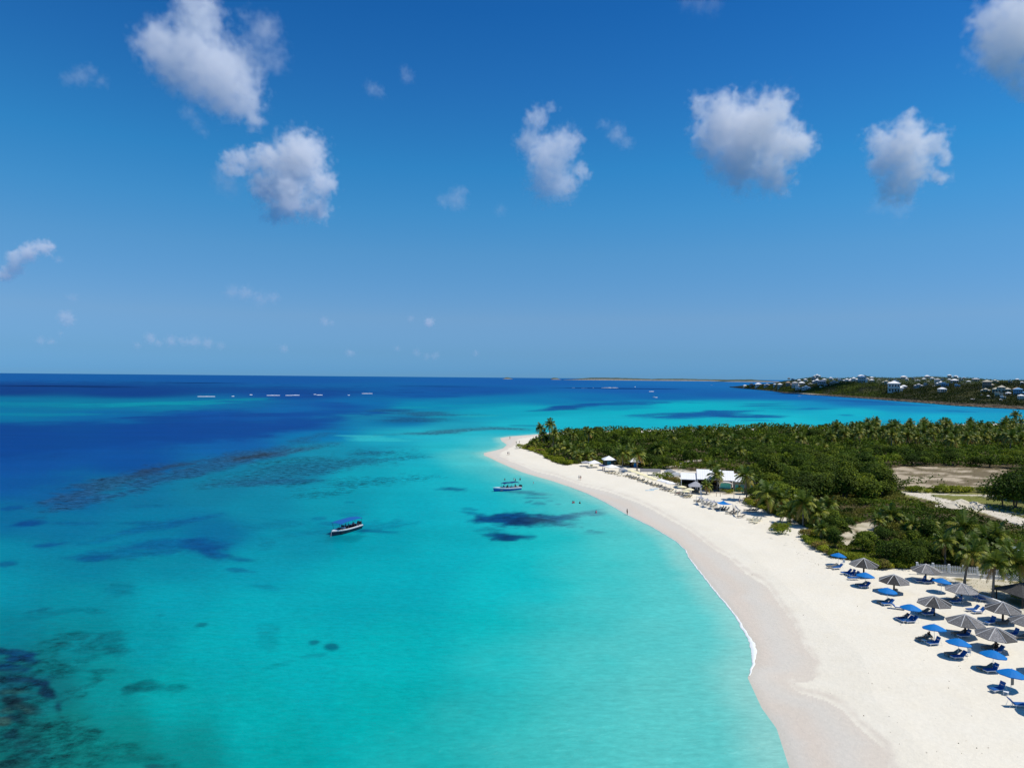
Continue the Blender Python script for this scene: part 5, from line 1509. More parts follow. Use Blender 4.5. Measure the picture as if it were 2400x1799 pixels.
def thatch_maker():
    r = empty('thatched_umbrella', (0, 0, 0)); r['category'] = 'umbrella'
    link('post', MB().tube([(0, 0, -.4), (.02, 0, 1.2), (0, 0, 2.75)], [.17, .14, .12], 8).mesh('post', M_POLE, True), r)
    R, z0, z1, n = 2.3, 1.95, 3.1, 8
    k = math.pi / n
    b = MB()
    rr = R / math.cos(k)
    A = lambda s, rad, z: (rad * math.cos(s * k), rad * math.sin(s * k), z)
    t = .09
    vs = [A(-1, rr, z0), A(1, rr, z0), A(1, rr * .5, (z0 + z1) / 2 + .06), A(1, .1, z1), A(-1, .1, z1), A(-1, rr * .5, (z0 + z1) / 2 + .06)]
    vs += [(x, y, z - t) for x, y, z in vs]
    b.add(vs, [(0, 1, 2, 5), (5, 2, 3, 4), (6, 11, 8, 7), (11, 10, 9, 8), (0, 6, 7, 1), (1, 7, 8, 2), (2, 8, 9, 3), (4, 10, 11, 5), (5, 11, 6, 0)])
    pm = b.mesh('thatch_panel', M_THATCH)
    rm = MB().tube([(rr + .03, 0, z0 + .03), (rr * .5, 0, (z0 + z1) / 2 + .1), (.05, 0, z1 + .05)], .05, 4).mesh('batten', M_RIB)
    for i in range(n):
        a = 2 * math.pi * i / n
        link('thatch_panel', pm, r, None, (0, 0, a))
        link('batten', rm, r, None, (0, 0, a + k))
    link('cap', MB().lathe([(.2, -.05), (.12, .08), (0, .16)], 8, (0, 0, z1)).mesh('cap', M_RIB), r)
    return r
def thatch(px, py, label, deg=10):
    return put('thatch', thatch_maker, G(px, py), math.radians(deg), label, 'thatched umbrellas on the near beach', random.uniform(.97, 1.04))

def canvas_maker(m, R=1.5, z0=1.9, z1=2.55, n=8, lift=0.0, name='beach_umbrella', pole=M_WHITE):
    def f():
        r = empty(name, (0, 0, 0)); r['category'] = 'umbrella'
        link('pole', MB().tube([(0, 0, -.4), (0, 0, z1 + .05)], .028, 6).mesh('pole', pole), r)
        vs, fs = [(0, 0, z1)], []
        for j, q in enumerate((.35, .7, 1.0)):
            for i in range(n * 2):
                a = math.pi * i / n; odd = i % 2
                rad = R * q * (1 if not odd else .955); z = z1 - (z1 - z0) * q ** 1.35 - (0.0 if not odd else -.02 * q)
                vs.append((rad * math.cos(a), rad * math.sin(a), z))
        N2 = n * 2
        for i in range(N2): fs.append((0, 1 + i, 1 + (i + 1) % N2))
        for j in range(2):
            for i in range(N2):
                a, b_ = 1 + j * N2 + i, 1 + j * N2 + (i + 1) % N2
                fs.append((a, a + N2, b_ + N2, b_))
        base = 1 + 2 * N2; k0 = len(vs)
        for i in range(N2):
            x, y, z = vs[base + i]; vs.append((x * 1.0, y * 1.0, z - .1))
        for i in range(N2): fs.append((base + i, k0 + i, k0 + (i + 1) % N2, base + (i + 1) % N2))
        link('canopy', MB().add(vs, fs).mesh('canopy', m), r)
        b = MB()
        for i in range(n):
            a = 2 * math.pi * i / n
            b.tube([(.03 * math.cos(a), .03 * math.sin(a), z1 - .5), (R * .55 * math.cos(a), R * .55 * math.sin(a), z1 - (z1 - z0) * .5 - .05)], .012, 3, False)
        link('ribs', b.mesh('ribs', pole), r)
        link('finial', MB().lathe([(.04, 0), (.03, .08), (0, .12)], 6, (0, 0, z1)).mesh('finial', pole), r)
        return r
    return f
def blue_umb(px, py, label, tilt=0):
    r = put('blue_umb', canvas_maker(M_BLUE), G(px, py), random.uniform(0, 1), label, 'blue beach umbrellas on the near beach', random.uniform(.98, 1.04))
    r.rotation_euler[0] = math.radians(random.uniform(-4, 4)); r.rotation_euler[1] = math.radians(random.uniform(2, 7))
    return r

def table_maker():
    r = empty('side_table', (0, 0, 0)); r['category'] = 'table'
    link('table_top', MB().box((0, 0, .42), (.5, .5, .04)).mesh('table_top', M_WHITE), r)
    lm = MB().tube([(0, 0, 0), (0, 0, .4)], .025, 5).mesh('leg', M_WHITE)
    for x in (-.2, .2):
        for y in (-.2, .2): link('leg', lm, r, (x, y, 0))
    return r
def table(px, py, label): return put('table', table_maker, G(px, py), random.uniform(0, 1), label, 'white side tables')

BU = [(1964,1325,'blue umbrella farthest up the beach, beside the green bushes'),(2027,1375,'blue umbrella just in front of the first thatched umbrella'),(2078.6,1412,'blue umbrella in front of the second thatched umbrella'),
      (2133,1454,'blue umbrella half hiding loungers left of the third row thatched umbrella'),(2205,1388,'blue umbrella below the picket fence, over a small white table'),(2190,1506,'blue umbrella with a dark lounger and a seated person at its left'),
      (2245,1541,'blue umbrella over two reclined loungers, left of the largest thatched one'),(2326,1571,'blue umbrella on a clearly seen thin pole, over one raised lounger'),(2369,1618,'nearest blue umbrella, at the right edge with a towel on its pole'),(2441,1674,'blue umbrella just past the right edge, nearest to the water')]
for x, y, l in BU: blue_umb(x, y, l)
TU = [(2024,1348,'smallest and farthest thatched umbrella, beside the green bushes'),(2095,1388,'thatched umbrella second along the row from the bushes'),(2169.4,1361,'thatched umbrella in front of the left end of the picket fence'),
      (2189,1442,'thatched umbrella in the middle of the group, loungers at its left'),(2253,1410.5,'thatched umbrella at the corner of the garden wall'),(2261.7,1489.6,'thatched umbrella with a wide shadow, second from the camera'),
      (2350,1458,'thatched umbrella with a palm shadow on it, beside the garden wall'),(2333,1523,'nearest thatched umbrella fully in view'),(2411,1490,'thatched umbrella cut by the right edge of the picture'),(2456,1583,'thatched umbrella outside the right edge whose shadow lies on the sand')]
for i, (x, y, l) in enumerate(TU): thatch(x, y, l, 8 + 7 * (i % 3))
G_L = 'sun loungers on the near beach'
for x, y, d, k, l in [
 (1950,1330,8,'dark','dark lounger left of the pair under the farthest blue umbrella'),(1963,1333,10,'blue','blue lounger right of the pair under the farthest blue umbrella'),
 (1984,1345,4,'blue','leftmost lounger of the row under the farthest thatched umbrella'),(1995,1348,6,'upright','lounger with raised back, second in the row under the farthest thatched umbrella'),(2004,1352,5,'upright','third lounger in the row under the farthest thatched umbrella'),(2000,1358,2,'flat','flat lounger in front of the farthest thatched umbrella'),
 (2019,1373,8,'dark','shaded lounger of the pair below the second blue umbrella'),(2027,1377,9,'blue','sunlit lounger of the pair below the second blue umbrella'),
 (2088,1391,4,'dark','lounger in the shade of the second thatched umbrella'),
 (2071,1414,8,'dark','shaded lounger of the pair below the third blue umbrella'),(2081,1418,9,'blue','sunlit lounger of the pair below the third blue umbrella'),
 (2104,1427,150,'towel','pale lounger turned away, behind the fourth blue umbrella'),(2116,1453,8,'blue','left lounger under the fourth blue umbrella'),(2126,1458,10,'towel','towelled lounger under the fourth blue umbrella'),(2136,1459,9,'blue','right lounger under the fourth blue umbrella'),
 (2162,1437,4,'dark','left lounger in the shade of the middle thatched umbrella'),(2178,1442,6,'upright','right lounger in the shade of the middle thatched umbrella'),
 (2160,1364,4,'upright','dark raised lounger below the fence-side thatched umbrella'),(2176,1367,4,'blue','blue lounger below the fence-side thatched umbrella'),
 (2228,1410,5,'dark','left lounger in the shade at the corner of the garden wall'),(2243,1413,5,'upright','right lounger in the shade at the corner of the garden wall'),
 (2288,1404,170,'blue','blue lounger against the shaded face of the garden wall, upper one'),(2300,1408,172,'blue','blue lounger against the shaded face of the garden wall, lower one'),
 (2280,1432,4,'blue','left of two striped loungers in the palm shade'),(2294,1437,6,'towel','right of two striped loungers in the palm shade, white towel'),
 (2164,1501,6,'dark','dark lounger with a person, left of the sixth blue umbrella'),(2190,1511,10,'upright','blue lounger with a raised back right of the seated person'),
 (2248,1488,4,'dark','left lounger beneath the second nearest thatched umbrella'),(2262,1493,6,'upright','right lounger beneath the second nearest thatched umbrella'),
 (2233,1536,6,'dark','shaded lounger of the pair under the seventh blue umbrella'),(2248,1543,8,'blue','sunlit lounger of the pair under the seventh blue umbrella'),
 (2310,1570,6,'dark','shaded lounger behind the clearly seen thin pole'),(2325,1575,8,'upright','sunlit lounger with a steep back under the thin poled umbrella'),
 (2320,1521,4,'dark','left lounger beneath the nearest thatched umbrella'),(2336,1530,6,'blue','right lounger beneath the nearest thatched umbrella'),
 (2322,1462,20,'upright','dark upright lounger under the palm-shadowed thatched umbrella'),(2352,1463,6,'dark','reclined lounger under the palm-shadowed thatched umbrella'),
 (2374,1490,4,'upright','upright lounger behind the nearest thatched umbrella'),(2392,1497,4,'dark','lounger at the right edge behind the nearest thatched umbrella'),
 (2340,1620,14,'upright','dark lounger under the nearest blue umbrella'),(2384,1656,176,'blue','lounger at the right edge with its foot towards the land')]:
    lounger(x, y, d, l, k, G_L)
for x, y, l in [(2203,1390,'white table alone in a round shadow below the fence'),(2358,1628,'white table beside the nearest blue umbrella'),(2166,1506,'white table in front of the dark lounger with a person'),(2251,1415,'white table at the corner of the garden wall')]:
    table(x, y, l)
# towel hung on the pole of the nearest blue umbrella, white chair backs
c = G(2371, 1618); setp(link('hanging_towel', MB().box((0, 0, 0), (.34, .05, .75)).box((.02, .06, -.2), (.28, .04, .5)).mesh('hanging_towel', M_GREYC), None, (c.x, c.y - .1, c.z + 1.15)), 'grey towel hanging from the pole of the nearest blue umbrella', 'towel')
def chair_maker():
    r = empty('beach_chair', (0, 0, 0)); r['category'] = 'chair'
    link('seat', MB().box((0, 0, .4), (.5, .5, .05)).mesh('seat', M_WHITE), r)
    link('backrest', MB().box((.27, 0, .72), (.05, .5, .62)).mesh('backrest', M_WHITE), r)
    lm = MB().tube([(0, 0, 0), (0, 0, .4)], .025, 5).mesh('leg', M_WHITE)
    for x in (-.2, .2):
        for y in (-.2, .2): link('leg', lm, r, (x, y, 0))
    return r
put('chair', chair_maker, G(2268, 1536), .3, 'white plastic chair right of the two reclined loungers', 'white plastic chairs')
put('chair', chair_maker, G(1976, 1322), .5, 'white plastic chair beside the farthest blue umbrella', 'white plastic chairs')

# ---- picket fence on its low wall, garden wall
def fence():
    line = [(2149,1346),(2224,1350),(2291,1354.5),(2363,1359),(2440,1364)]
    W = [G(*p) for p in line]
    r = empty('picket_fence', W[0]); setp(r, 'white wooden picket fence on a low white wall behind the near umbrellas', 'fence')
    pk = MB().box((0, 0, .62), (.13, .05, 1.24)).add([(-.065, -.025, 1.24), (.065, -.025, 1.24), (.065, .025, 1.24), (-.065, .025, 1.24), (0, 0, 1.36)], [(0, 1, 4), (1, 2, 4), (2, 3, 4), (3, 0, 4)]).mesh('picket', M_WHITE)
    po = MB().box((0, 0, .95), (.26, .26, 1.9)).box((0, 0, 1.93), (.34, .34, .08)).mesh('fence_post', M_WHITE)
    for i in range(len(W) - 1):
        a, b = W[i], W[i + 1]; d = b - a; L = Vector((d.x, d.y)).length; rz = math.atan2(d.y, d.x)
        zo = (.18, .1, -.05, -.1)[i]
        n = int(L / .27)
        for j in range(1, n):
            p = a + d * j / n
            link('picket', pk, r, p - W[0] + Vector((0, 0, .62 + zo)), (0, 0, rz))
        for t in ((0, .5) if i else (0, .5)):
            p = a + d * t
            link('fence_post', po, r, p - W[0] + Vector((0, 0, .2 + zo)), (0, 0, rz))
        b_ = MB(); m = (a + b) / 2 - W[0]
        for z in (.85, 1.6): b_.box((0, 0, z + zo), (L, .04, .08))
        o = link('rail', b_.mesh('rail', M_WHITE), r, m, (0, 0, rz))
        link('base_wall', MB().box((0, -.04, .1 + zo / 2), (L, .22, 1.0 + zo)).mesh('base_wall', mat('whitewash', (.66, .65, .62), .85, .1, noise=.1, nscale=2)), r, m, (0, 0, rz))
    return r
fence()
def garden_wall():
    line = [(2225,1377),(2258,1391),(2300,1405),(2343,1420),(2386,1452),(2440,1482)]
    W = [G(*p) for p in line]; O = W[0]
    r = empty('garden_wall', O); setp(r, 'low rendered wall slanting between the lawn and the loungers', 'wall')
    wm = mat('pale_render', (.6, .58, .55), .9, .1, noise=.12, nscale=1.5)
    for i in range(len(W) - 1):
        a, b = W[i], W[i + 1]; d = b - a; L = Vector((d.x, d.y)).length; rz = math.atan2(d.y, d.x); m = (a + b) / 2 - O
        link('wall_section', MB().box((0, 0, .15), (L + .1, .3, 1.3)).mesh('wall_section', wm), r, m, (0, 0, rz))
        link('coping', MB().box((0, 0, .84), (L + .16, .42, .08)).mesh('coping', M_WHITE), r, m, (0, 0, rz))
garden_wall()
# roofs at the right edge
def hip_roof(b, w, d, z, h, k=None, o=0.0):
    w, d = w / 2 + o, d / 2 + o; k = max(w - d, .04) if k is None else k
    b.add([(-w, -d, z), (w, -d, z), (w, d, z), (-w, d, z), (-k, 0, z + h), (k, 0, z + h), (-w, -d, z - .12), (w, -d, z - .12), (w, d, z - .12), (-w, d, z - .12)],
          [(0, 1, 5, 4), (1, 2, 5), (2, 3, 4, 5), (3, 0, 4), (6, 7, 1, 0), (7, 8, 2, 1), (8, 9, 3, 2), (9, 6, 0, 3), (9, 8, 7, 6)])
def pavilion(name, px, py, w, d, eave, h, roofm, postm, label, rz=0.0, walls=None, cat='pavilion', k=None):
    r = empty(name, G(px, py), rz); setp(r, label, cat)
    b = MB(); hip_roof(b, w, d, eave, h, k, .25); link('roof', b.mesh('roof', roofm), r)
    pm = MB().box((0, 0, eave / 2 - .15), (.16, .16, eave + .1)).mesh('post', postm)
    for x in (-w / 2 + .15, w / 2 - .15):
        for y in (-d / 2 + .15, d / 2 - .15): link('post', pm, r, (x, y, 0))
    if walls:
        b = MB(); b.box((0, d / 2 - .3, eave / 2 - .15), (w - .4, .1, eave)); b.box((-w / 2 + .3, 0, eave / 2 - .15), (.1, d - .6, eave)); b.box((w / 2 - .3, 0, eave / 2 - .15), (.1, d - .6, eave))
        link('wall', b.mesh('wall', walls), r)
    return r
pavilion('dark_pavilion', 2402, 1412, 6.5, 5, 1.9, 1.5, M_THATCH, M_POLE, 'low dark thatched shelter under the large palm at the right edge', .2)
pavilion('pale_blue_pavilion', 2385, 1330, 7, 6, 2.9, 1.3, mat('pale_blue_metal', (.45, .58, .68), .5, .4, noise=.05), M_WHITE, 'pavilion with a pale blue metal roof among the palms at the right edge', .15)
pavilion('white_house', 2402, 1036, 12, 8, 5, 2.5, M_WHITE, M_WHITE, 'white roofed house half hidden in the palm grove at the far right edge', .1, M_WHC, 'house')
# ================================================================== THE BEACH RESTAURANT AND ITS SURROUNDINGS
M_ROOFW = mat('white_metal_roof', (.86, .86, .85), .5, .35, noise=.03)
M_STONE = mat('pale_stone', (.52, .46, .37), .9, .1, noise=.3, nscale=3, bump=.3)
M_SHADEIN = mat('shade_interior', (.03, .026, .022), .9, .1)  # near-black, the shade under the roofs put into the wall colour
M_DECK = mat('deck_boards', (.26, .21, .16), .85, .1, noise=.2, nscale=4)
FO = G(1604, 1147); FE = G(1782, 1153)
_w = (FE - FO); _w.z = 0; _w.normalize(); FRZ = math.atan2(_w.y, _w.x)
def fx(px):            # metres along the front line seen at this pixel column
    P = G(px, 1147 + (px - 1604) * 6 / 178); return (P - FO).dot(_w)
def restaurant():
    r = empty('beach_restaurant', FO, FRZ); setp(r, 'white roofed open beach restaurant with several joined gables', 'restaurant')
    blocks = [(1596, 1632, 3.3, 1.7, 6.0, True, 1.6), (1634, 1691, 3.6, 2.7, 8.8, True, 1.0), (1693, 1721, 3.6, 2.6, 8.4, True, .5), (1721.5, 1748, 3.4, 2.0, 7.6, False, .2), (1750, 1782, 3.2, 1.7, 6.4, False, .2)]
    for i, (a, b_, ev, rise, dep, opn, y0) in enumerate(blocks):
        x0, x1 = fx(a), fx(b_); cx, w = (x0 + x1) / 2, x1 - x0
        y1 = y0 + dep; ym = (y0 + y1) / 2; o = .35
        b = MB(); t = .14
        vs = [(x0 - o * .3, y0 - o, ev), (x1 + o * .3, y0 - o, ev), (x1 + o * .3, ym, ev + rise), (x0 - o * .3, ym, ev + rise), (x0 - o * .3, y1 + o, ev), (x1 + o * .3, y1 + o, ev)]
        vs += [(x, y, z - t) for x, y, z in vs]
        b.add(vs, [(0, 1, 2, 3), (3, 2, 5, 4), (6, 9, 8, 7), (9, 10, 11, 8), (0, 6, 7, 1), (4, 5, 11, 10), (1, 7, 8, 2), (2, 8, 11, 5), (0, 3, 9, 6), (3, 4, 10, 9)])
        rf = link('roof', b.mesh('roof', M_ROOFW), r)
        seam = MB().add([(0, y0 - o, ev + .005), (.05, y0 - o, ev + .005), (.05, ym, ev + rise + .005), (0, ym, ev + rise + .005), (0, y0 - o, ev + .055), (.05, y0 - o, ev + .055), (.05, ym, ev + rise + .055), (0, ym, ev + rise + .055)], [(4, 5, 6, 7), (0, 4, 7, 3), (1, 2, 6, 5), (0, 1, 5, 4), (3, 7, 6, 2)]).mesh('roof_seam', M_WHITE)
        x = x0 + .3
        while x < x1 - .1:
            link('roof_seam', seam, rf, (x, 0, 0)); x += .75
        # gable ends
        g = MB()
        for xx in (x0 + .05, x1 - .05):
            g.add([(xx - .05, y0, ev - .16), (xx + .05, y0, ev - .16), (xx - .05, y1, ev - .16), (xx + .05, y1, ev - .16), (xx - .05, ym, ev + rise - .2), (xx + .05, ym, ev + rise - .2)], [(0, 4, 2), (1, 3, 5), (0, 1, 5, 4), (2, 4, 5, 3), (0, 2, 3, 1)])
        link('gable', g.mesh('gable', M_WHC if not opn else M_WOOD), r)
        if opn:
            pm = MB().box((0, 0, ev / 2 - .15), (.2, .2, ev + .1)).mesh('post', M_WHITE)
            n = max(2, int(w / 3.2) + 1)
            for j in range(n):
                link('post', pm, r, (x0 + .12 + (w - .24) * j / (n - 1), y0 + .1, 0))
                link('post', pm, r, (x0 + .12 + (w - .24) * j / (n - 1), y1 - .1, 0))
            link('back_wall', MB().box((cx, y1 - .4, ev / 2 - .2), (w - .3, .2, ev)).mesh('back_wall', M_SHADEIN), r)
            link('bar_counter', MB().box((cx, y0 + dep * .6, .55), (w * .6, .7, 1.1)).mesh('bar_counter', M_WOOD), r)
            link('floor', MB().box((cx, ym, 0), (w, dep - .2, .24)).mesh('floor', M_DECK), r)
        else:
            link('wall', MB().box((cx, ym, ev / 2 - .25), (w - .2, dep - .2, ev)).mesh('wall', M_STONE), r)
            dm = MB().box((0, 0, 1.15), (.95, .12, 2.1)).box((0, -.02, 2.28), (1.1, .14, .1)).mesh('door', M_TURQ)
            for q in ((.14, .62) if i == 3 else (.3,)):
                link('door', dm, r, (x0 + w * (q + .06), y0 + .06, 0))
            link('window', MB().box((0, 0, 1.7), (.9, .1, .9)).mesh('window', DARKGLASS), r, (x0 + w * .45, y0 + .08, 0))
    return r
restaurant()
def table_set(x, y, i):
    c = FO + _w * x + Vector((-_w.y, _w.x, 0)) * y; c.z = FO.z + .12
    r = empty('dining_table', c, random.uniform(0, 1)); setp(r, 'dark wooden dining table with benches inside the open restaurant', 'table', 'dining tables in the restaurant')
    link('table_top', MB().box((0, 0, .74), (1.4, .8, .06)).mesh('table_top', M_WOOD), r)
    link('base', MB().box((0, 0, .37), (.2, .5, .72)).mesh('base', M_WOOD), r)
    for s in (-1, 1): link('bench', MB().box((0, s * .75, .42), (1.3, .3, .06)).box((-.5, s * .75, .2), (.08, .25, .4)).box((.5, s * .75, .2), (.08, .25, .4)).mesh('bench', M_WOOD), r)
for i, (a, y) in enumerate([(1610, 3.5), (1622, 3.8), (1642, 2.6), (1654, 3.4), (1666, 2.6), (1700, 2.2), (1711, 2.8)]): table_set(fx(a), y, i)

# turquoise bar hut with a curved roof
def bar_hut():
    r = empty('bar_hut', G(1699, 1151), FRZ); setp(r, 'small turquoise bar hut with a curved pale roof and stone base', 'hut')
    w, d = 3.6, 3.0
    link('stone_base', MB().box((0, 0, .45), (w, d, 1.3)).mesh('stone_base', M_STONE), r)
    link('counter', MB().box((0, -d / 2 - .12, 1.13), (w + .1, .5, .07)).mesh('counter', M_WOOD), r)
    pm = MB().box((0, 0, 1.85), (.14, .14, 1.5)).mesh('post', M_WHITE)
    for x in (-w / 2 + .1, w / 2 - .1):
        for y in (-d / 2 + .1, d / 2 - .1): link('post', pm, r, (x, y, 0))
    sm = MB().box((0, 0, 1.8), (.66, .06, 1.25)).mesh('shutter', M_TURQ)
    for i in range(5): link('shutter', sm, r, (-1.36 + i * .68, -d / 2 + .2, 0))
    b = MB(); n = 8; vs = []
    for y in (-d / 2 - .5, d / 2 + .4):
        for t_ in (0, -.12):
            for i in range(n + 1):
                a = math.pi * i / n
                vs.append((-(w / 2 + .45) * math.cos(a), y, 2.42 + .75 * math.sin(a) ** .9 + t_))
    m = n + 1; fs = []
    for i in range(n):
        fs += [(i, i + 1, 2 * m + i + 1, 2 * m + i), (m + i, 3 * m + i, 3 * m + i + 1, m + i + 1), (i, m + i, m + i + 1, i + 1), (2 * m + i, 2 * m + i + 1, 3 * m + i + 1, 3 * m + i)]
    fs += [(0, 2 * m, 3 * m, m), (n, m + n, 3 * m + n, 2 * m + n)]
    link('roof', b.add(vs, fs).mesh('roof', mat('pale_shingle', (.5, .46, .42), .9, .1, noise=.25, nscale=4)), r)
    g = MB()
    vs = [(-w / 2, -d / 2 + .08, 2.4), (w / 2, -d / 2 + .08, 2.4)] + [(-(w / 2) * math.cos(math.pi * i / n) * .98, -d / 2 + .08, 2.42 + .62 * math.sin(math.pi * i / n)) for i in range(n, -1, -1)]
    g.add(vs, [tuple(range(len(vs)))]); link('gable', g.mesh('gable', M_TURQ), r)
bar_hut()
def gazebo():
    r = empty('gazebo', G(1630, 1155), FRZ); setp(r, 'grey fabric gazebo with curtains in front of the restaurant', 'gazebo')
    b = MB(); hip_roof(b, 4.0, 4.0, 2.35, 1.5, .05, .2); link('canopy', b.mesh('canopy', M_GRC), r)
    pm = MB().tube([(0, 0, -.2), (0, 0, 2.3)], .05, 6).mesh('pole', M_GRC); cm = MB()
    for i in range(5): cm.box((-.2 + i * .1, .03 * (i % 2), 1.15), (.1, .06, 2.3))
    cm = cm.mesh('curtain', M_WHC)
    for x in (-1.9, 1.9):
        for y in (-1.9, 1.9):
            link('pole', pm, r, (x, y, 0)); link('curtain', cm, r, (x * .84, y, 0))
    link('sofa', MB().box((0, .9, .3), (2.2, .8, .5)).box((0, 1.3, .7), (2.2, .2, .6)).mesh('sofa', M_GREYC), r)
gazebo()
# white cabins, tents and the long shelter on the left
def cabin(px, py, w, label, doorm):
    r = empty('cabin', G(px, py), .05); setp(r, label, 'cabin')
    link('wall', MB().box((0, 0, 1.1), (w - 1.2, w - 1.2, 2.8)).mesh('wall', M_SHADEIN if doorm is M_BLUE else mat('dark_green_paint', (.03, .05, .05), .8)), r)
    b = MB(); hip_roof(b, w - .3, w - .3, 2.5, 1.5, .05, .25); link('roof', b.mesh('roof', M_ROOFW), r)
    for s in (-1, 1): link('door', MB().box((s * .42 - .3, -(w - 1.2) / 2 - .05, 1.1), (.7, .1, 1.9)).mesh('door', doorm), r)
    link('step', MB().box((-.3, -(w - 1.2) / 2 - .5, .1), (1.8, .8, .3)).mesh('step', M_DECK), r)
cabin(1427, 1090, 5.2, 'small cabin with a white pyramid roof and blue doors at the edge of the trees', mat('teal_door', (.03, .2, .3), .6))
cabin(1489, 1094.5, 5.0, 'second white pyramid roofed cabin, behind the straight palm', M_BLUE)
def tent(px, py, w, m, label, h=2.0, rise=1.0, rz=.1):
    r = empty('tent', G(px, py), rz); setp(r, label, 'tent')
    b = MB(); hip_roof(b, w, w * .9, h, rise, .05, .1); link('canopy', b.mesh('canopy', m), r)
    pm = MB().tube([(0, 0, -.2), (0, 0, h)], .04, 5).mesh('pole', M_WHITE)
    for x in (-w / 2 + .1, w / 2 - .1):
        for y in (-w * .45 + .1, w * .45 - .1): link('pole', pm, r, (x, y, 0))
tent(1393, 1095, 4.4, M_WHC, 'bright white beach tent left of the first cabin')
tent(1373, 1092, 3.4, M_GRC, 'dim grey tent behind the bright white one', 1.6, .6)
tent(1434, 1104, 4.6, M_WHC, 'wide white tent on the sand below the first cabin', 1.8, .9, .25)
tent(1460, 1107, 2.6, M_GRC, 'small grey pointed tent on the sand', 1.2, .8)
def shelter():
    r = empty('long_shelter', G(1524, 1113), -.12); setp(r, 'long low grey roofed shelter on short posts by the trees', 'shelter')
    link('roof', MB().add([(-3.9, -1.3, 1.5), (3.9, -1.3, 1.5), (3.8, 1.3, 2.25), (-3.8, 1.3, 2.25), (-3.9, -1.3, 1.38), (3.9, -1.3, 1.38), (3.8, 1.3, 2.13), (-3.8, 1.3, 2.13)], [(0, 1, 2, 3), (7, 6, 5, 4), (0, 4, 5, 1), (1, 5, 6, 2), (2, 6, 7, 3), (3, 7, 4, 0)]).mesh('roof', mat('grey_shingle', (.2, .2, .205), .95, .1, noise=.25, nscale=5)), r)
    pm = MB().box((0, 0, .6), (.1, .1, 1.7)).mesh('post', M_WHITE)
    for x in (-3.6, -1.2, 1.2, 3.6): link('post', pm, r, (x, -1.15, 0))
    for x in (-3.6, 3.6): link('post', pm, r, (x, 1.1, .5))
shelter()
# vehicles
def car(px, py, rz, label, m):
    r = empty('parked_car', G(px, py, 0.02), rz); setp(r, label, 'car')
    b = MB(); prof = [(-2.1, .35), (-2.1, .85), (-1.9, .95), (-1.55, 1.0), (-1.0, 1.48), (.55, 1.5), (1.15, 1.02), (1.9, .9), (2.1, .7), (2.1, .35)]
    vs = [(x, s * (.85 if z < 1.1 else .7), z) for s in (-1, 1) for x, z in prof]; n = len(prof)
    fs = [tuple(range(n)), tuple(reversed(range(n, 2 * n)))] + [(i, i + n, (i + 1) % n + n, (i + 1) % n) for i in range(n)]
    link('body', b.add(vs, fs).mesh('body', m), r)
    for s in (-1, 1): link('side_window', MB().add([(-1.35, s * .80, 1.05), (.95, s * .80, 1.05), (.45, s * .73, 1.42), (-.95, s * .73, 1.42)], [(0, 1, 2, 3) if s < 0 else (3, 2, 1, 0)]).mesh('side_window', DARKGLASS), r)
    link('windscreen', MB().add([(.64, -.66, 1.47), (.64, .66, 1.47), (1.16, .76, 1.06), (1.16, -.76, 1.06)], [(3, 2, 1, 0)]).mesh('windscreen', DARKGLASS), r)
    ty = MB()
    for i in range(12): pass
    wm = MB().tube([(0, -.1, 0), (0, .1, 0)], .33, 12).mesh('tyre', M_BLACK); rm = MB().tube([(0, -.11, 0), (0, .11, 0)], .18, 10).mesh('rim', M_GRC)
    for x in (-1.3, 1.3):
        for s in (-1, 1):
            w = link('wheel', wm, r, (x, s * .8, .32)); link('rim', rm, w)
car(1586, 1116.5, FRZ + .1, 'white car parked beside the left end of the restaurant', mat('white_car_paint', (.75, .75, .73), .25, .5))
car(1570, 1109, FRZ + .5, 'silver car parked in the shade behind the white car', mat('silver_car_paint', (.35, .36, .37), .25, .5))
# paddle boards
for i, (x, y, a) in enumerate([(1523, 1149, .3), (1533, 1145.5, .3)]):
    b = MB(); n = 10; vs = []
    for z in (.0, .12):
        for k in range(n + 1):
            t = k / n; vs.append((-1.7 + 3.4 * t, -.42 * math.sin(math.pi * t) ** .5, z))
        for k in range(n + 1):
            t = 1 - k / n; vs.append((-1.7 + 3.4 * t, .42 * math.sin(math.pi * t) ** .5, z))
    m = 2 * n + 2
    fs = [tuple(reversed(range(m))), tuple(range(m, 2 * m))] + [(k, (k + 1) % m, m + (k + 1) % m, m + k) for k in range(m)]
    r = empty('paddle_board', G(x, y, .05), a); setp(r, ['light blue paddle board lying nearer the water', 'light blue paddle board lying nearer the loungers'][i], 'paddle board')
    link('board', b.add(vs, fs).mesh('board', mat('light_blue', (.35, .6, .75), .4, .4)), r)
    link('deck_pad', MB().box((-.4, 0, .13), (1.2, .5, .03)).mesh('deck_pad', M_WHC), r)

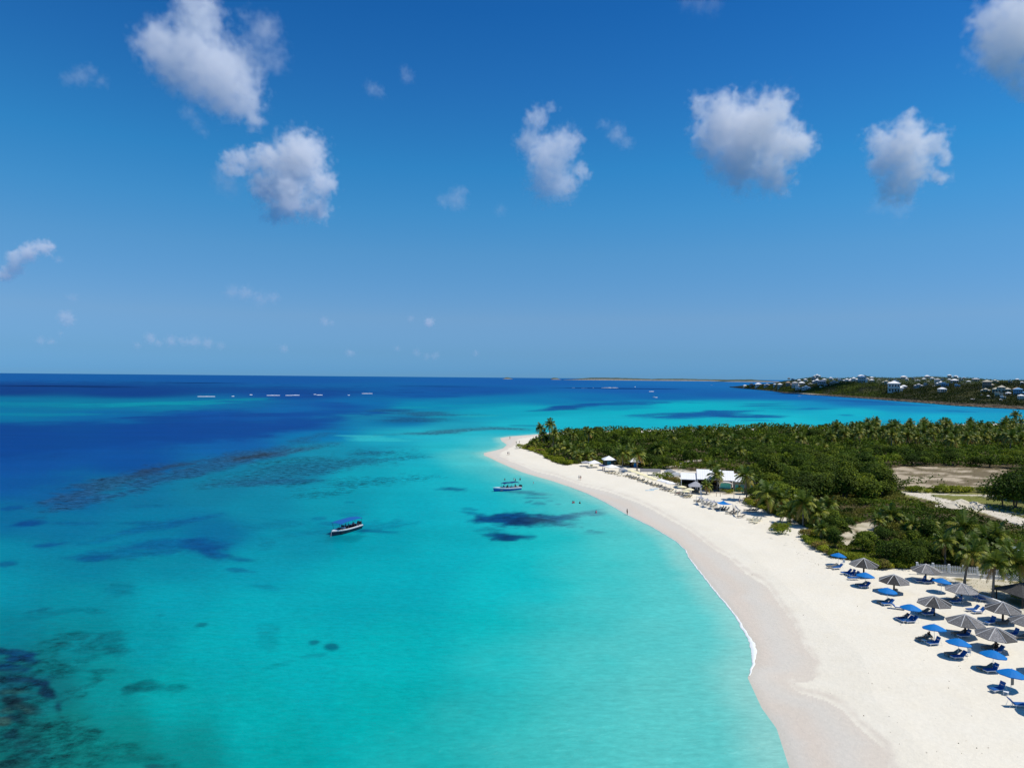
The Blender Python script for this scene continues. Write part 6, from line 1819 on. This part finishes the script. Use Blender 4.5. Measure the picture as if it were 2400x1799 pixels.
# umbrellas of the club: pale yellow and white
Y_ = canvas_maker(M_YELC, 1.55, 1.85, 2.3); Wc = canvas_maker(M_WHC, 1.6, 1.85, 2.35)
for i, (x, y) in enumerate([(1479,1114),(1488,1117),(1498,1121),(1508,1124.5),(1518,1129),(1528,1132.5),(1538,1136),(1598,1154)]):
    put('yel', Y_, G(x, y), .2 * i, 'pale yellow umbrella, %s in the row counted from the first cabin' % ['first', 'second', 'third', 'fourth', 'fifth', 'sixth', 'seventh', 'last'][i], 'pale yellow umbrellas of the club')
put('yel', Y_, G(1615, 1160), .5, 'strong yellow umbrella right beside the grey gazebo', 'pale yellow umbrellas of the club')
put('yel', Y_, G(1608, 1163), .9, 'low yellow umbrella over the tan loungers by the gazebo', 'pale yellow umbrellas of the club', .85)
for i, (x, y) in enumerate([(1549,1137.5),(1560,1141),(1572,1145)]):
    put('whi', Wc, G(x, y), .3 * i, 'white umbrella, %s of three after the yellow row' % ['first', 'second', 'third'][i], 'white umbrellas of the club')
put('navy', canvas_maker(mat('navy_canvas', (.02, .03, .12), .7), 1.5, 1.7, 2.1), G(1412, 1101), 0, 'navy umbrella with people beneath it between the white tents', None)
# rows of loungers of the club
ROWS = [(1424,1108,'tan'),(1431,1110,'tan'),(1438,1110.5,'tan'),(1446,1112,'tan'),(1453,1115,'cream'),(1466,1116,'grey'),(1472,1118,'tan'),(1480,1121,'grey'),(1486,1122,'dark'),(1492,1123,'tan'),(1500,1128,'tan'),(1505,1128,'grey'),(1513,1131,'tan'),(1522,1134,'dark'),(1531,1138,'grey'),(1537,1140,'tan'),(1546,1142,'grey'),(1553,1147,'grey'),(1559,1149,'dark'),(1565,1151,'grey'),(1572,1152,'tan'),(1579,1155,'cream'),(1589,1159,'dark'),(1597,1160,'grey'),(1609,1166,'tan'),(1615,1166,'tan')]
for i, (x, y, k) in enumerate(ROWS): lounger(x, y, 5 + 6 * random.random(), 'wooden lounger with %s cushion, %s in the club row from the white cabins' % ({'tan': 'tan', 'cream': 'cream', 'grey': 'grey', 'dark': 'dark grey'}[k], ordinal(i)), k, 'club loungers, %s cushions' % k)
for x, y, k, l in [(1634,1175,'grey','left one of three grey loungers left of the blue shade sail'),(1640,1176,'grey','middle one of three grey loungers left of the blue shade sail'),(1646,1176,'dark','right one of three grey loungers left of the blue shade sail'),
    (1652,1181,'grey','first lounger of the row below the blue shade sail'),(1658,1182,'dark','second lounger of the row below the blue shade sail'),(1665,1184,'grey','third lounger of the row below the blue shade sail'),(1672,1188,'tan','fourth lounger of the row below the blue shade sail'),
    (1682,1194,'dark','fifth lounger of the row below the blue shade sail'),(1689,1194,'grey','sixth lounger of the row below the blue shade sail'),(1695,1195,'grey','seventh lounger of the row below the blue shade sail'),(1702,1196.5,'grey','eighth lounger of the row below the blue shade sail'),
    (1709,1203,'dark','lounger left of the person standing under the sail end'),(1720,1205,'grey','lounger right of the person standing under the sail end'),(1727,1203,'grey','last lounger right of the sail end'),(1737,1212,'dark','single lounger by itself nearest the water'),
    (1752,1197,'dark','left one of four dark loungers in the palm shade'),(1758,1198,'dark','second of four dark loungers in the palm shade'),(1764,1198,'dark','third of four dark loungers in the palm shade'),(1770,1198.5,'dark','right one of four dark loungers in the palm shade')]:
    lounger(x, y, random.uniform(0, 14), l, k, 'grey loungers around the shade sails')
for i, (x, y, d) in enumerate([(1760,1218,-10),(1764,1224,20),(1769,1219,5),(1772,1226,40),(1778,1221,15)]):
    lounger(x, y, d, 'cream lounger, %s of five gathered on open sand' % ['leftmost', 'front left', 'middle', 'front right', 'rightmost'][i], 'cream', 'five cream loungers')
# blue shade sail and grey cloths on poles
def sail(corners, m, label, z0=2.7):
    P = []
    for i, (x, y) in enumerate(corners):
        g = G(x, y + 17); P.append(Vector(at_dist(np.array([x]), np.array([y]), np.array([g.y]))[0]))
    c = sum(P, Vector()) / len(P)
    r = empty('shade_sail', (c.x, c.y, G(corners[0][0], corners[0][1] + 17).z)); setp(r, label, 'shade sail')
    n = 8; vs = []; O = r.location
    a, b, cc, d = (P + [P[-1]])[:4]
    for i in range(n + 1):
        for j in range(n + 1):
            u, v = i / n, j / n
            p = (a * (1 - u) + b * u) * (1 - v) + (d * (1 - u) + cc * u) * v
            sag = -.35 * (math.sin(math.pi * u) + math.sin(math.pi * v)) / 2
            q = p * 1.0; q = c + (p - c) * (1 - .12 * (math.sin(math.pi * u) * (abs(v - .5) > .49) + math.sin(math.pi * v) * (abs(u - .5) > .49)))
            vs.append(tuple(q - O + Vector((0, 0, sag))))
    fs = [(i * (n + 1) + j, i * (n + 1) + j + 1, (i + 1) * (n + 1) + j + 1, (i + 1) * (n + 1) + j) for i in range(n) for j in range(n)]
    link('cloth', MB().add(vs, fs).mesh('cloth', m), r)
    for p in P:
        q = p - O; link('pole', MB().tube([(q.x, q.y, -.4), (q.x, q.y, q.z + .1)], .06, 6).mesh('pole', M_WHITE), r)
sail([(1678,1175.5),(1695.5,1172.3),(1717,1181),(1688,1181.5)], M_BLUE, 'blue four-cornered shade sail over the lounger row')
sail([(1632,1163),(1644,1160),(1650,1166.5),(1643,1167)], M_GRC, 'grey cloth on poles, leftmost of the chain beside the blue one')  # grey cloths on poles, set over unclear grey shapes
sail([(1647,1169),(1658,1166.5),(1668,1172),(1655,1173)], M_GRC, 'grey cloth on poles in the middle of the chain beside the blue one')
sail([(1665,1173),(1674,1171),(1681,1176),(1670,1177)], M_GRC, 'grey cloth on poles touching the left corner of the blue one')
sail([(1720,1183),(1724,1183.5),(1737,1196),(1729,1193)], M_GRC, 'narrow grey cloth on poles right of the blue one')
for i, (x, y) in enumerate([(1679,1163),(1688,1163.5),(1720,1168),(1734,1170)]):
    setp(link('rope_post', MB().tube([(0, 0, -.3), (0, 0, 1.2)], .07, 6).mesh('rope_post', M_WOOD), None, G(x, y)), 'short wooden post on the sand before the restaurant, %s from the gazebo' % ['first', 'second', 'third', 'fourth'][i], 'post', 'wooden posts before the restaurant')

# ================================================================== PEOPLE
SKIN = [mat('skin_light', (.52, .32, .22), .6, .3), mat('skin_tan', (.30, .17, .10), .6, .3)]
HAIR = mat('hair', (.03, .02, .012), .7, .2)
CLOTH = {'red': mat('cloth_red', (.5, .03, .03), .8), 'navy': mat('cloth_navy', (.02, .03, .12), .8), 'white': mat('cloth_white', (.75, .75, .75), .8), 'black': mat('cloth_black', (.015, .015, .015), .8), 'green': mat('cloth_green', (.03, .2, .08), .8), 'pink': mat('cloth_pink', (.6, .15, .25), .8), 'blue': mat('cloth_blue', (.03, .15, .45), .8)}
POSES = {}
def pose_mesh(pose, tone):
    if (pose, tone) in POSES: return POSES[(pose, tone)]
    # joints: x to the side, -y ahead, z up
    h = .95
    if pose in ('sit', 'recline'): h = .12
    J = dict(pel=(0, 0, h), che=(0, .0, h + .33), nec=(0, 0, h + .55), hea=(0, -.015, h + .68), top=(0, -.005, h + .79))
    for s, n_ in ((-1, 'l'), (1, 'r')):
        J['sh' + n_] = (s * .19, 0, h + .49)
        sw = {'walk': .28 * s, 'stand': .03, 'sit': -.15, 'recline': -.1, 'wave': -.1}[pose]
        J['el' + n_] = (s * .26, .03 + sw * .4, h + .22); J['wr' + n_] = (s * .27, -.05 + sw, h + .0); J['ha' + n_] = (s * .26, -.09 + sw * 1.1, h - .1)
        J['hi' + n_] = (s * .1, 0, h - .03)
        if pose == 'sit':
            J['wr' + n_] = (s * .2, -.33, h + .08); J['ha' + n_] = (s * .17, -.42, h + .09)
            J['kn' + n_] = (s * .13, -.45, h + .02); J['an' + n_] = (s * .13, -.48, h - .40); J['to' + n_] = (s * .14, -.64, h - .44)
        elif pose == 'recline':
            J['kn' + n_] = (s * .12, -.42, h + .12 if s > 0 else h); J['an' + n_] = (s * .12, -.85, h - .02); J['to' + n_] = (s * .14, -.92, h + .1)
        else:
            st = -.22 * s if pose == 'walk' else .02 * s
            J['kn' + n_] = (s * .11, st * .5 - .03, .5); J['an' + n_] = (s * .11, st, .09); J['to' + n_] = (s * .13, st - .17, .03)
    if pose == 'recline':
        for k in list(J):
            if k[:2] in ('ch', 'ne', 'he', 'to', 'sh', 'el', 'wr', 'ha') and k not in ('tol', 'tor'):
                x, y, z = J[k]; z -= h; a = math.radians(48)
                J[k] = (x, y * math.cos(a) + z * math.sin(a), h + z * math.cos(a) - y * math.sin(a))
    names = list(J); E = [('pel', 'che'), ('che', 'nec'), ('nec', 'hea'), ('hea', 'top')]
    for n_ in 'lr': E += [('che', 'sh' + n_), ('sh' + n_, 'el' + n_), ('el' + n_, 'wr' + n_), ('wr' + n_, 'ha' + n_), ('pel', 'hi' + n_), ('hi' + n_, 'kn' + n_), ('kn' + n_, 'an' + n_), ('an' + n_, 'to' + n_)]
    R_ = dict(pel=.15, che=.16, nec=.06, hea=.105, top=.07, sh=.065, el=.045, wr=.032, ha=.04, hi=.095, kn=.06, an=.042, to=.035)
    me = bpy.data.meshes.new('body'); me.from_pydata([J[n_] for n_ in names], [(names.index(a), names.index(b)) for a, b in E], [])
    o = bpy.data.objects.new('body', me); COL.objects.link(o)
    md = o.modifiers.new('skin', 'SKIN'); md.use_smooth_shade = True
    if not me.skin_vertices: me.skin_vertices.new(name='')
    for i, n_ in enumerate(names):
        r = R_[n_] if n_ in R_ else R_[n_[:2]]
        me.skin_vertices[0].data[i].radius = (r, r * (.8 if n_ in ('pel', 'che') else 1)); me.skin_vertices[0].data[i].use_root = n_ == 'pel'
    o.modifiers.new('sub', 'SUBSURF').levels = 1
    dg = bpy.context.evaluated_depsgraph_get(); dg.update()
    out = bpy.data.meshes.new_from_object(o.evaluated_get(dg)); out.name = 'body'; out.materials.clear(); out.materials.append(SKIN[tone])
    bpy.data.objects.remove(o)
    POSES[(pose, tone)] = (out, J, h)
    return POSES[(pose, tone)]
def person(loc, rz, pose, cloth, label, shirt=None, tone=0, sc=1.0, sink=0.0):
    me, J, h = pose_mesh(pose, tone)
    r = empty('person', Vector(loc) - Vector((0, 0, sink)), rz, sc); setp(r, label, 'person')
    link('body', me, r)
    tx, ty, tz = J['hea']
    link('hair', MB().lathe([(.112, -.04), (.118, .03), (.085, .1), (0, .13)], 10, (tx, ty + .025, tz + .03)).mesh('hair', HAIR, True), r)
    px_, py_, pz = J['pel']
    if pose not in ('recline',):
        link('shorts', MB().lathe([(.165, -.16 if pose != 'sit' else -.06), (.175, -.04), (.16, .1)], 10, (px_, py_, pz)).mesh('shorts', CLOTH[cloth], True), r)
        if shirt: link('shirt', MB().lathe([(.17, .0), (.18, .2), (.19, .36), (.12, .45)], 10, (0, 0, pz + .08)).mesh('shirt', CLOTH[shirt], True), r)
    else:
        b = MB(); b.tube([J['pel'], tuple((Vector(J['pel']) + Vector(J['hil'])) / 2 + Vector((.05, -.1, 0)))], .17, 8)
        link('shorts', b.mesh('shorts', CLOTH[cloth], True), r)
    return r
for x, y, pose, rz, cl, sh, l in [
 (1357,1124.5,'walk',2.5,'navy','white','person walking alone on the wide sand of the point'),(1361,1125,'walk',2.4,'red',None,'bare-chested person beside the one walking on the wide sand'),
 (1190,1066.5,'walk',1.5,'black','navy','left one of two people near the very tip of the point'),(1193,1066,'walk',1.6,'white','white','right one of two people near the very tip of the point'),
 (1210,1041,'stand',0,'green','green','left one of two people on the far side of the point'),(1217,1039.5,'stand',1,'black','navy','right one of two people on the far side of the point'),(1195,1029,'stand',2,'black','black','lone person at the far hook of the point'),
 (1733,1178,'stand',.5,'white','white','person standing on the sand below the slender palm'),(1678,1190,'stand',1,'black','black','person in dark clothes standing in the lounger row'),(1720,1203,'stand',2,'navy','navy','person standing under the end of the blue sail'),(1711,1150,'stand',1,'navy','blue','person in blue beside the turquoise bar hut'),
 (1470,1206.5,'stand',2,'black',None,'person standing at the water edge opposite the shade sails'),(1413,1104,'stand',1,'navy','navy','person beneath the navy umbrella, left'),(1417,1105,'stand',2,'blue','blue','person beneath the navy umbrella, right'),(1613,1157,'stand',1,'white','black','person beside the gazebo poles')]:
    person(G(x, y), rz, pose, cl, l, sh, random.choice((0, 1)))
def W0(px, py, z=0.0):
    P = onplane(np.array([px]), np.array([py]), z)[0]; return Vector(P)
for x, y, cl, sh, l in [(1183,1122.5,'black',None,'swimmer left of the others behind the blue boat'),(1205,1122,'white',None,'pale swimmer behind the canopy of the blue boat'),(1208,1124.5,'navy',None,'second swimmer behind the canopy of the blue boat'),(1219,1122.5,'black',None,'swimmer behind the outboards of the blue boat'),(1250,1130.5,'white',None,'swimmer between the blue boat and the beach'),
    (1342,1177,'pink',None,'swimmer on the left of a close pair, pink swimwear'),(1345,1176.5,'red',None,'swimmer on the right of a close pair, red swimwear'),(1359,1177.5,'black',None,'dark-haired swimmer alone right of the close pair'),(1397,1200,'pink',None,'wader over the dark weed bed near the shore')]:
    person(W0(x, y + 2), random.uniform(0, 6), 'stand', cl, l, cl, random.choice((0, 1)), 1.0, random.uniform(.85, 1.1))
for x, y, d, l, cl in [(2167,1500,0,'person lying on the dark lounger left of the sixth blue umbrella','black'),(2120,1453,1,'person resting on a lounger under the fourth blue umbrella','white'),(1590,1159,0,'person in black resting in the club lounger row','black')]:
    g = G(x, y, .42); person(g, math.radians(-90 + 8), 'recline', cl, l, None, d)
g = G(2178, 1499); person(g + Vector((0, 0, .32)), math.radians(100), 'sit', 'black', 'person in black sitting beside the sixth blue umbrella', 'black', 1)
g = G(2335, 1526); person(g + Vector((0, 0, .35)), math.radians(-60), 'sit', 'black', 'person sitting in the shade of the nearest thatched umbrella', 'black', 1)

# ================================================================== BOATS
def boat(bow, stern, B, hullm, trimm, canm, label, can, style):
    bw, st = W0(*bow), W0(*stern); L = (bw - st).length * 1.04; c = (bw + st) / 2; rz = math.atan2(bw.y - st.y, bw.x - st.x)
    r = empty('motor_boat', (c.x, c.y, 0), rz); setp(r, label, 'boat')
    r.scale = (1, 1, 1.22 if not style else 1.12)
    N = 14; bd = .3 if style else .2
    def sec(t):      # t 0 stern .. 1 bow ; returns half-beams and heights
        x = -L / 2 + L * t
        hb = B / 2 * (1 - max(0, (t - .45) / .55) ** 2.3) * (.93 + .07 * min(1, t * 4)); hb = max(hb, .03)
        sheer = .85 + (.42 if style else .22) * t ** 2.2
        return x, hb, sheer
    vs = []; 
    for i in range(N + 1):
        t = i / N; x, hb, sh = sec(t); k = -.35 + .5 * max(0, t - .7) ** 1.5 * 2.2; xo = .35 * t ** 3
        for s in (-1, 1):
            vs += [(x - xo * 1.6, 0, k), (x - xo, s * hb * .78, -.02 + .35 * max(0, t - .6)), (x, s * hb, sh - bd)]
    fs = []
    for i in range(N):
        a, b_ = i * 6, (i + 1) * 6
        for o, f in ((0, 0), (3, 1)):
            for q in range(2):
                F_ = (a + o + q, b_ + o + q, b_ + o + q + 1, a + o + q + 1); fs.append(F_ if f else F_[::-1])
    fs.append((0, 1, 2, 5, 4, 3))
    link('hull', MB().add(vs, fs).mesh('hull', hullm), r)
    vs = []
    for i in range(N + 1):
        t = i / N; x, hb, sh = sec(t)
        for s in (-1, 1): vs += [(x, s * hb, sh - bd), (x + .03, s * (hb + .04), sh), (x, s * max(hb - .22, .0), sh + .02), (x, s * max(hb - .24, .0), .25 if t < .72 else sh + .02)]
    fs = []
    for i in range(N):
        a, b_ = i * 8, (i + 1) * 8
        for o, f in ((0, 0), (4, 1)):
            for q in range(3):
                F_ = (a + o + q, b_ + o + q, b_ + o + q + 1, a + o + q + 1); fs.append(F_ if f else F_[::-1])
        fs.append((a + 3, b_ + 3, b_ + 7, a + 7))
    fs.append((0, 1, 5, 4))
    link('deck', MB().add(vs, fs).mesh('deck', trimm), r)
    # foredeck seats, console, benches
    link('console', MB().box((L * .08, 0, .75), (.8, .9, .9), 0, .85).mesh('console', trimm), r)
    link('windscreen', MB().box((L * .08 + .3, 0, 1.38), (.06, .9, .4)).mesh('windscreen', DARKGLASS), r)
    bm_ = MB().box((0, 0, .48), (.45, B * .66, .42)).box((-.2, 0, .85), (.08, B * .66, .4)).mesh('bench', trimm if style else M_BLACK)  # dark boat: canopy shade put into the black of the benches
    for x in (-L * .36, -L * .2, -L * .04, L * .22): link('bench', bm_, r, (x, 0, 0))
    link('cockpit_shade_floor', MB().box((-L * .08, 0, .3), (L * .72, B * .74, .12)).mesh('cockpit_shade_floor', M_BLACK if not style else M_GREYC), r)  # dark floor added to give the shade under the canopy
    # canopy on tubes
    c0, c1, cz, cw = can
    b = MB(); n = 6; m = 5; vs = []
    for i in range(n + 1):
        for j in range(m + 1):
            u, v = i / n, j / m
            vs.append((L * (c0 + (c1 - c0) * u), (v - .5) * cw, cz + .16 * math.sin(math.pi * v) + (.10 * math.sin(math.pi * (u * 2 % 1)) if style else .06 * math.sin(math.pi * u)) - (.12 if u in (0, 1) else 0)))
    fs = [(i * (m + 1) + j, (i + 1) * (m + 1) + j, (i + 1) * (m + 1) + j + 1, i * (m + 1) + j + 1) for i in range(n) for j in range(m)]
    cn = link('canopy', MB().add(vs, fs).mesh('canopy', canm), r); sd = cn.modifiers.new('thickness', 'SOLIDIFY'); sd.thickness = .04
    q = 3 if style else 4
    for i in range(q):
        for s in (-1, 1):
            xx = L * (c0 + (c1 - c0) * (i + .12) / (q - .76)); xb = min(max(xx, -L * .44), L * .30)
            link('canopy_pole', MB().tube([(xb - .15 * (i - 1), s * (B / 2 - .2), .95), (xx, s * cw * .46, cz)], .028, 5).mesh('canopy_pole', M_GRC if style else M_BLACK), r)
    for s in ((-.45, .0, .45) if style else (-.35, .35)):
        o = link('outboard_motor', MB().box((-L / 2 - .35, s, 1.05), (.62, .36, .62), 0, .75).mesh('outboard_motor', M_BLACK), r)
        link('motor_leg', MB().box((-L / 2 - .3, s, .2), (.22, .14, 1.2)).mesh('motor_leg', M_BLACK), o)
        link('motor_bracket', MB().box((-L / 2 - .08, s, .7), (.24, .2, .3)).mesh('motor_bracket', M_GRC), o)
    return r, L, rz
NAVY = mat('navy_gelcoat', (.012, .018, .05), .2, .5); ROYAL = mat('royal_gelcoat', (.015, .10, .42), .2, .5); GELW = mat('white_gelcoat', (.8, .8, .8), .25, .5)
CANB = mat('blue_canopy', (.008, .10, .34), .6, .2); CANN = mat('navy_canopy', (.01, .035, .13), .6, .2)
r1, L1, a1 = boat((779,1256), (839,1237), 3.0, NAVY, GELW, CANB, 'dark hulled tour boat under one long blue canopy, nearer the camera', (-.47, .36, 2.35, 3.1), 0)
r2, L2, a2 = boat((1157,1151.5), (1217,1146), 2.8, ROYAL, GELW, CANN, 'royal blue and white motor boat with a small navy canopy, close to the point', (-.42, .16, 2.25, 2.5), 1)
def aboard(r, L, a, x, y, z, pose, cl, sh, lab, tone=0, rz=0.0):
    c = r.location + Vector((x * math.cos(a) - y * math.sin(a), x * math.sin(a) + y * math.cos(a), z))
    person(c, a + math.pi / 2 + rz, pose, cl, lab, sh, tone, .97)
for i, (x, y, z, p, cl, sh, lab) in enumerate([(-L1*.38,-.5,.62,'sit','white','white','passenger in white at the stern of the dark boat'),(-L1*.38,.5,.62,'sit','green','white','passenger at the far side of the dark boat stern'),(-L1*.3,.0,.28,'stand','navy','pink','standing person near the outboards of the dark boat'),(-L1*.2,-.7,.62,'sit','black','white','passenger in a white top amidships of the dark boat'),(-L1*.03,-.7,.62,'sit','black','black','passenger in black in the shade of the dark boat canopy'),(-L1*.03,.5,.62,'sit','white','navy','second shaded passenger on the far side of the dark boat'),(L1*.0,0,.28,'stand','black','black','helmsman at the console of the dark boat'),(L1*.22,-.4,.62,'sit','black','black','passenger nearest the bow of the dark boat')]):
    aboard(r1, L1, a1, x, y, z, p, cl, sh, lab, i % 2)
for i, (x, y, z, p, cl, sh, lab) in enumerate([(-L2*.37,-.4,.62,'sit','white','white','passenger in white at the stern of the blue boat'),(-L2*.3,.4,.28,'stand','red','black','standing person by the outboards of the blue boat'),(-L2*.2,-.5,.62,'sit','black','white','passenger amidships on the blue boat'),(-L2*.02,.3,.28,'stand','black','black','helmsman under the navy canopy'),(-L2*.04,-.6,.62,'sit','navy','navy','passenger beside the helmsman of the blue boat'),(L2*.22,.2,.62,'sit','black','black','passenger sitting forward of the navy canopy')]):
    aboard(r2, L2, a2, x, y, z, p, cl, sh, lab, (i + 1) % 2)
# anchor line at the dark boat's bow
d1 = Vector((math.cos(a1), math.sin(a1), 0)); p0 = r1.location + d1 * (L1 * .5 + .02)
setp(link('anchor_line', MB().tube([(p0.x, p0.y, 1.15), (p0.x + d1.x * .25, p0.y + d1.y * .25, .5), (p0.x + d1.x * .35, p0.y + d1.y * .35, -.3)], .03, 5).mesh('anchor_line', M_WHITE)), 'white anchor line hanging from the bow of the dark boat', 'rope')
def small_boat(px, py, label, L=7.0, rz=0.3):
    r = empty('small_boat', W0(px, py), rz); setp(r, label, 'boat'); vs = []; n = 8
    for i in range(n + 1):
        t = i / n; hb = 1.1 * (1 - max(0, (t - .4) / .6) ** 2.2); hb = max(hb, .03)
        vs += [(-L / 2 + L * t, -hb, .9 + .4 * t * t), (-L / 2 + L * t, -hb * .7, -.2), (-L / 2 + L * t, hb * .7, -.2), (-L / 2 + L * t, hb, .9 + .4 * t * t)]
    fs = [(0, 1, 2, 3)]
    for i in range(n):
        a = i * 4; fs += [(a, a + 4, a + 5, a + 1), (a + 1, a + 5, a + 6, a + 2), (a + 2, a + 6, a + 7, a + 3), (a + 3, a + 7, a + 4, a)]
    link('hull', MB().add(vs, fs).mesh('hull', GELW), r)
    link('cabin', MB().box((-.3, 0, 1.7), (2.2, 1.4, 1.4), 0, .8).mesh('cabin', GELW), r)
    link('window', MB().box((-.3, 0, 1.9), (2.1, 1.32, .4)).box((.75, 0, 1.8), (.1, 1.0, .4)).mesh('window', DARKGLASS), r)
small_boat(1667, 902.5, 'tiny white boat far out in front of the long island', 14, .2)
small_boat(1873, 928.8, 'small white boat moored off the little beach of the headland', 9, -.2)
small_boat(1533, 931.5, 'distant small boat between the reefs, nearer than the white breakers', 6, .1)
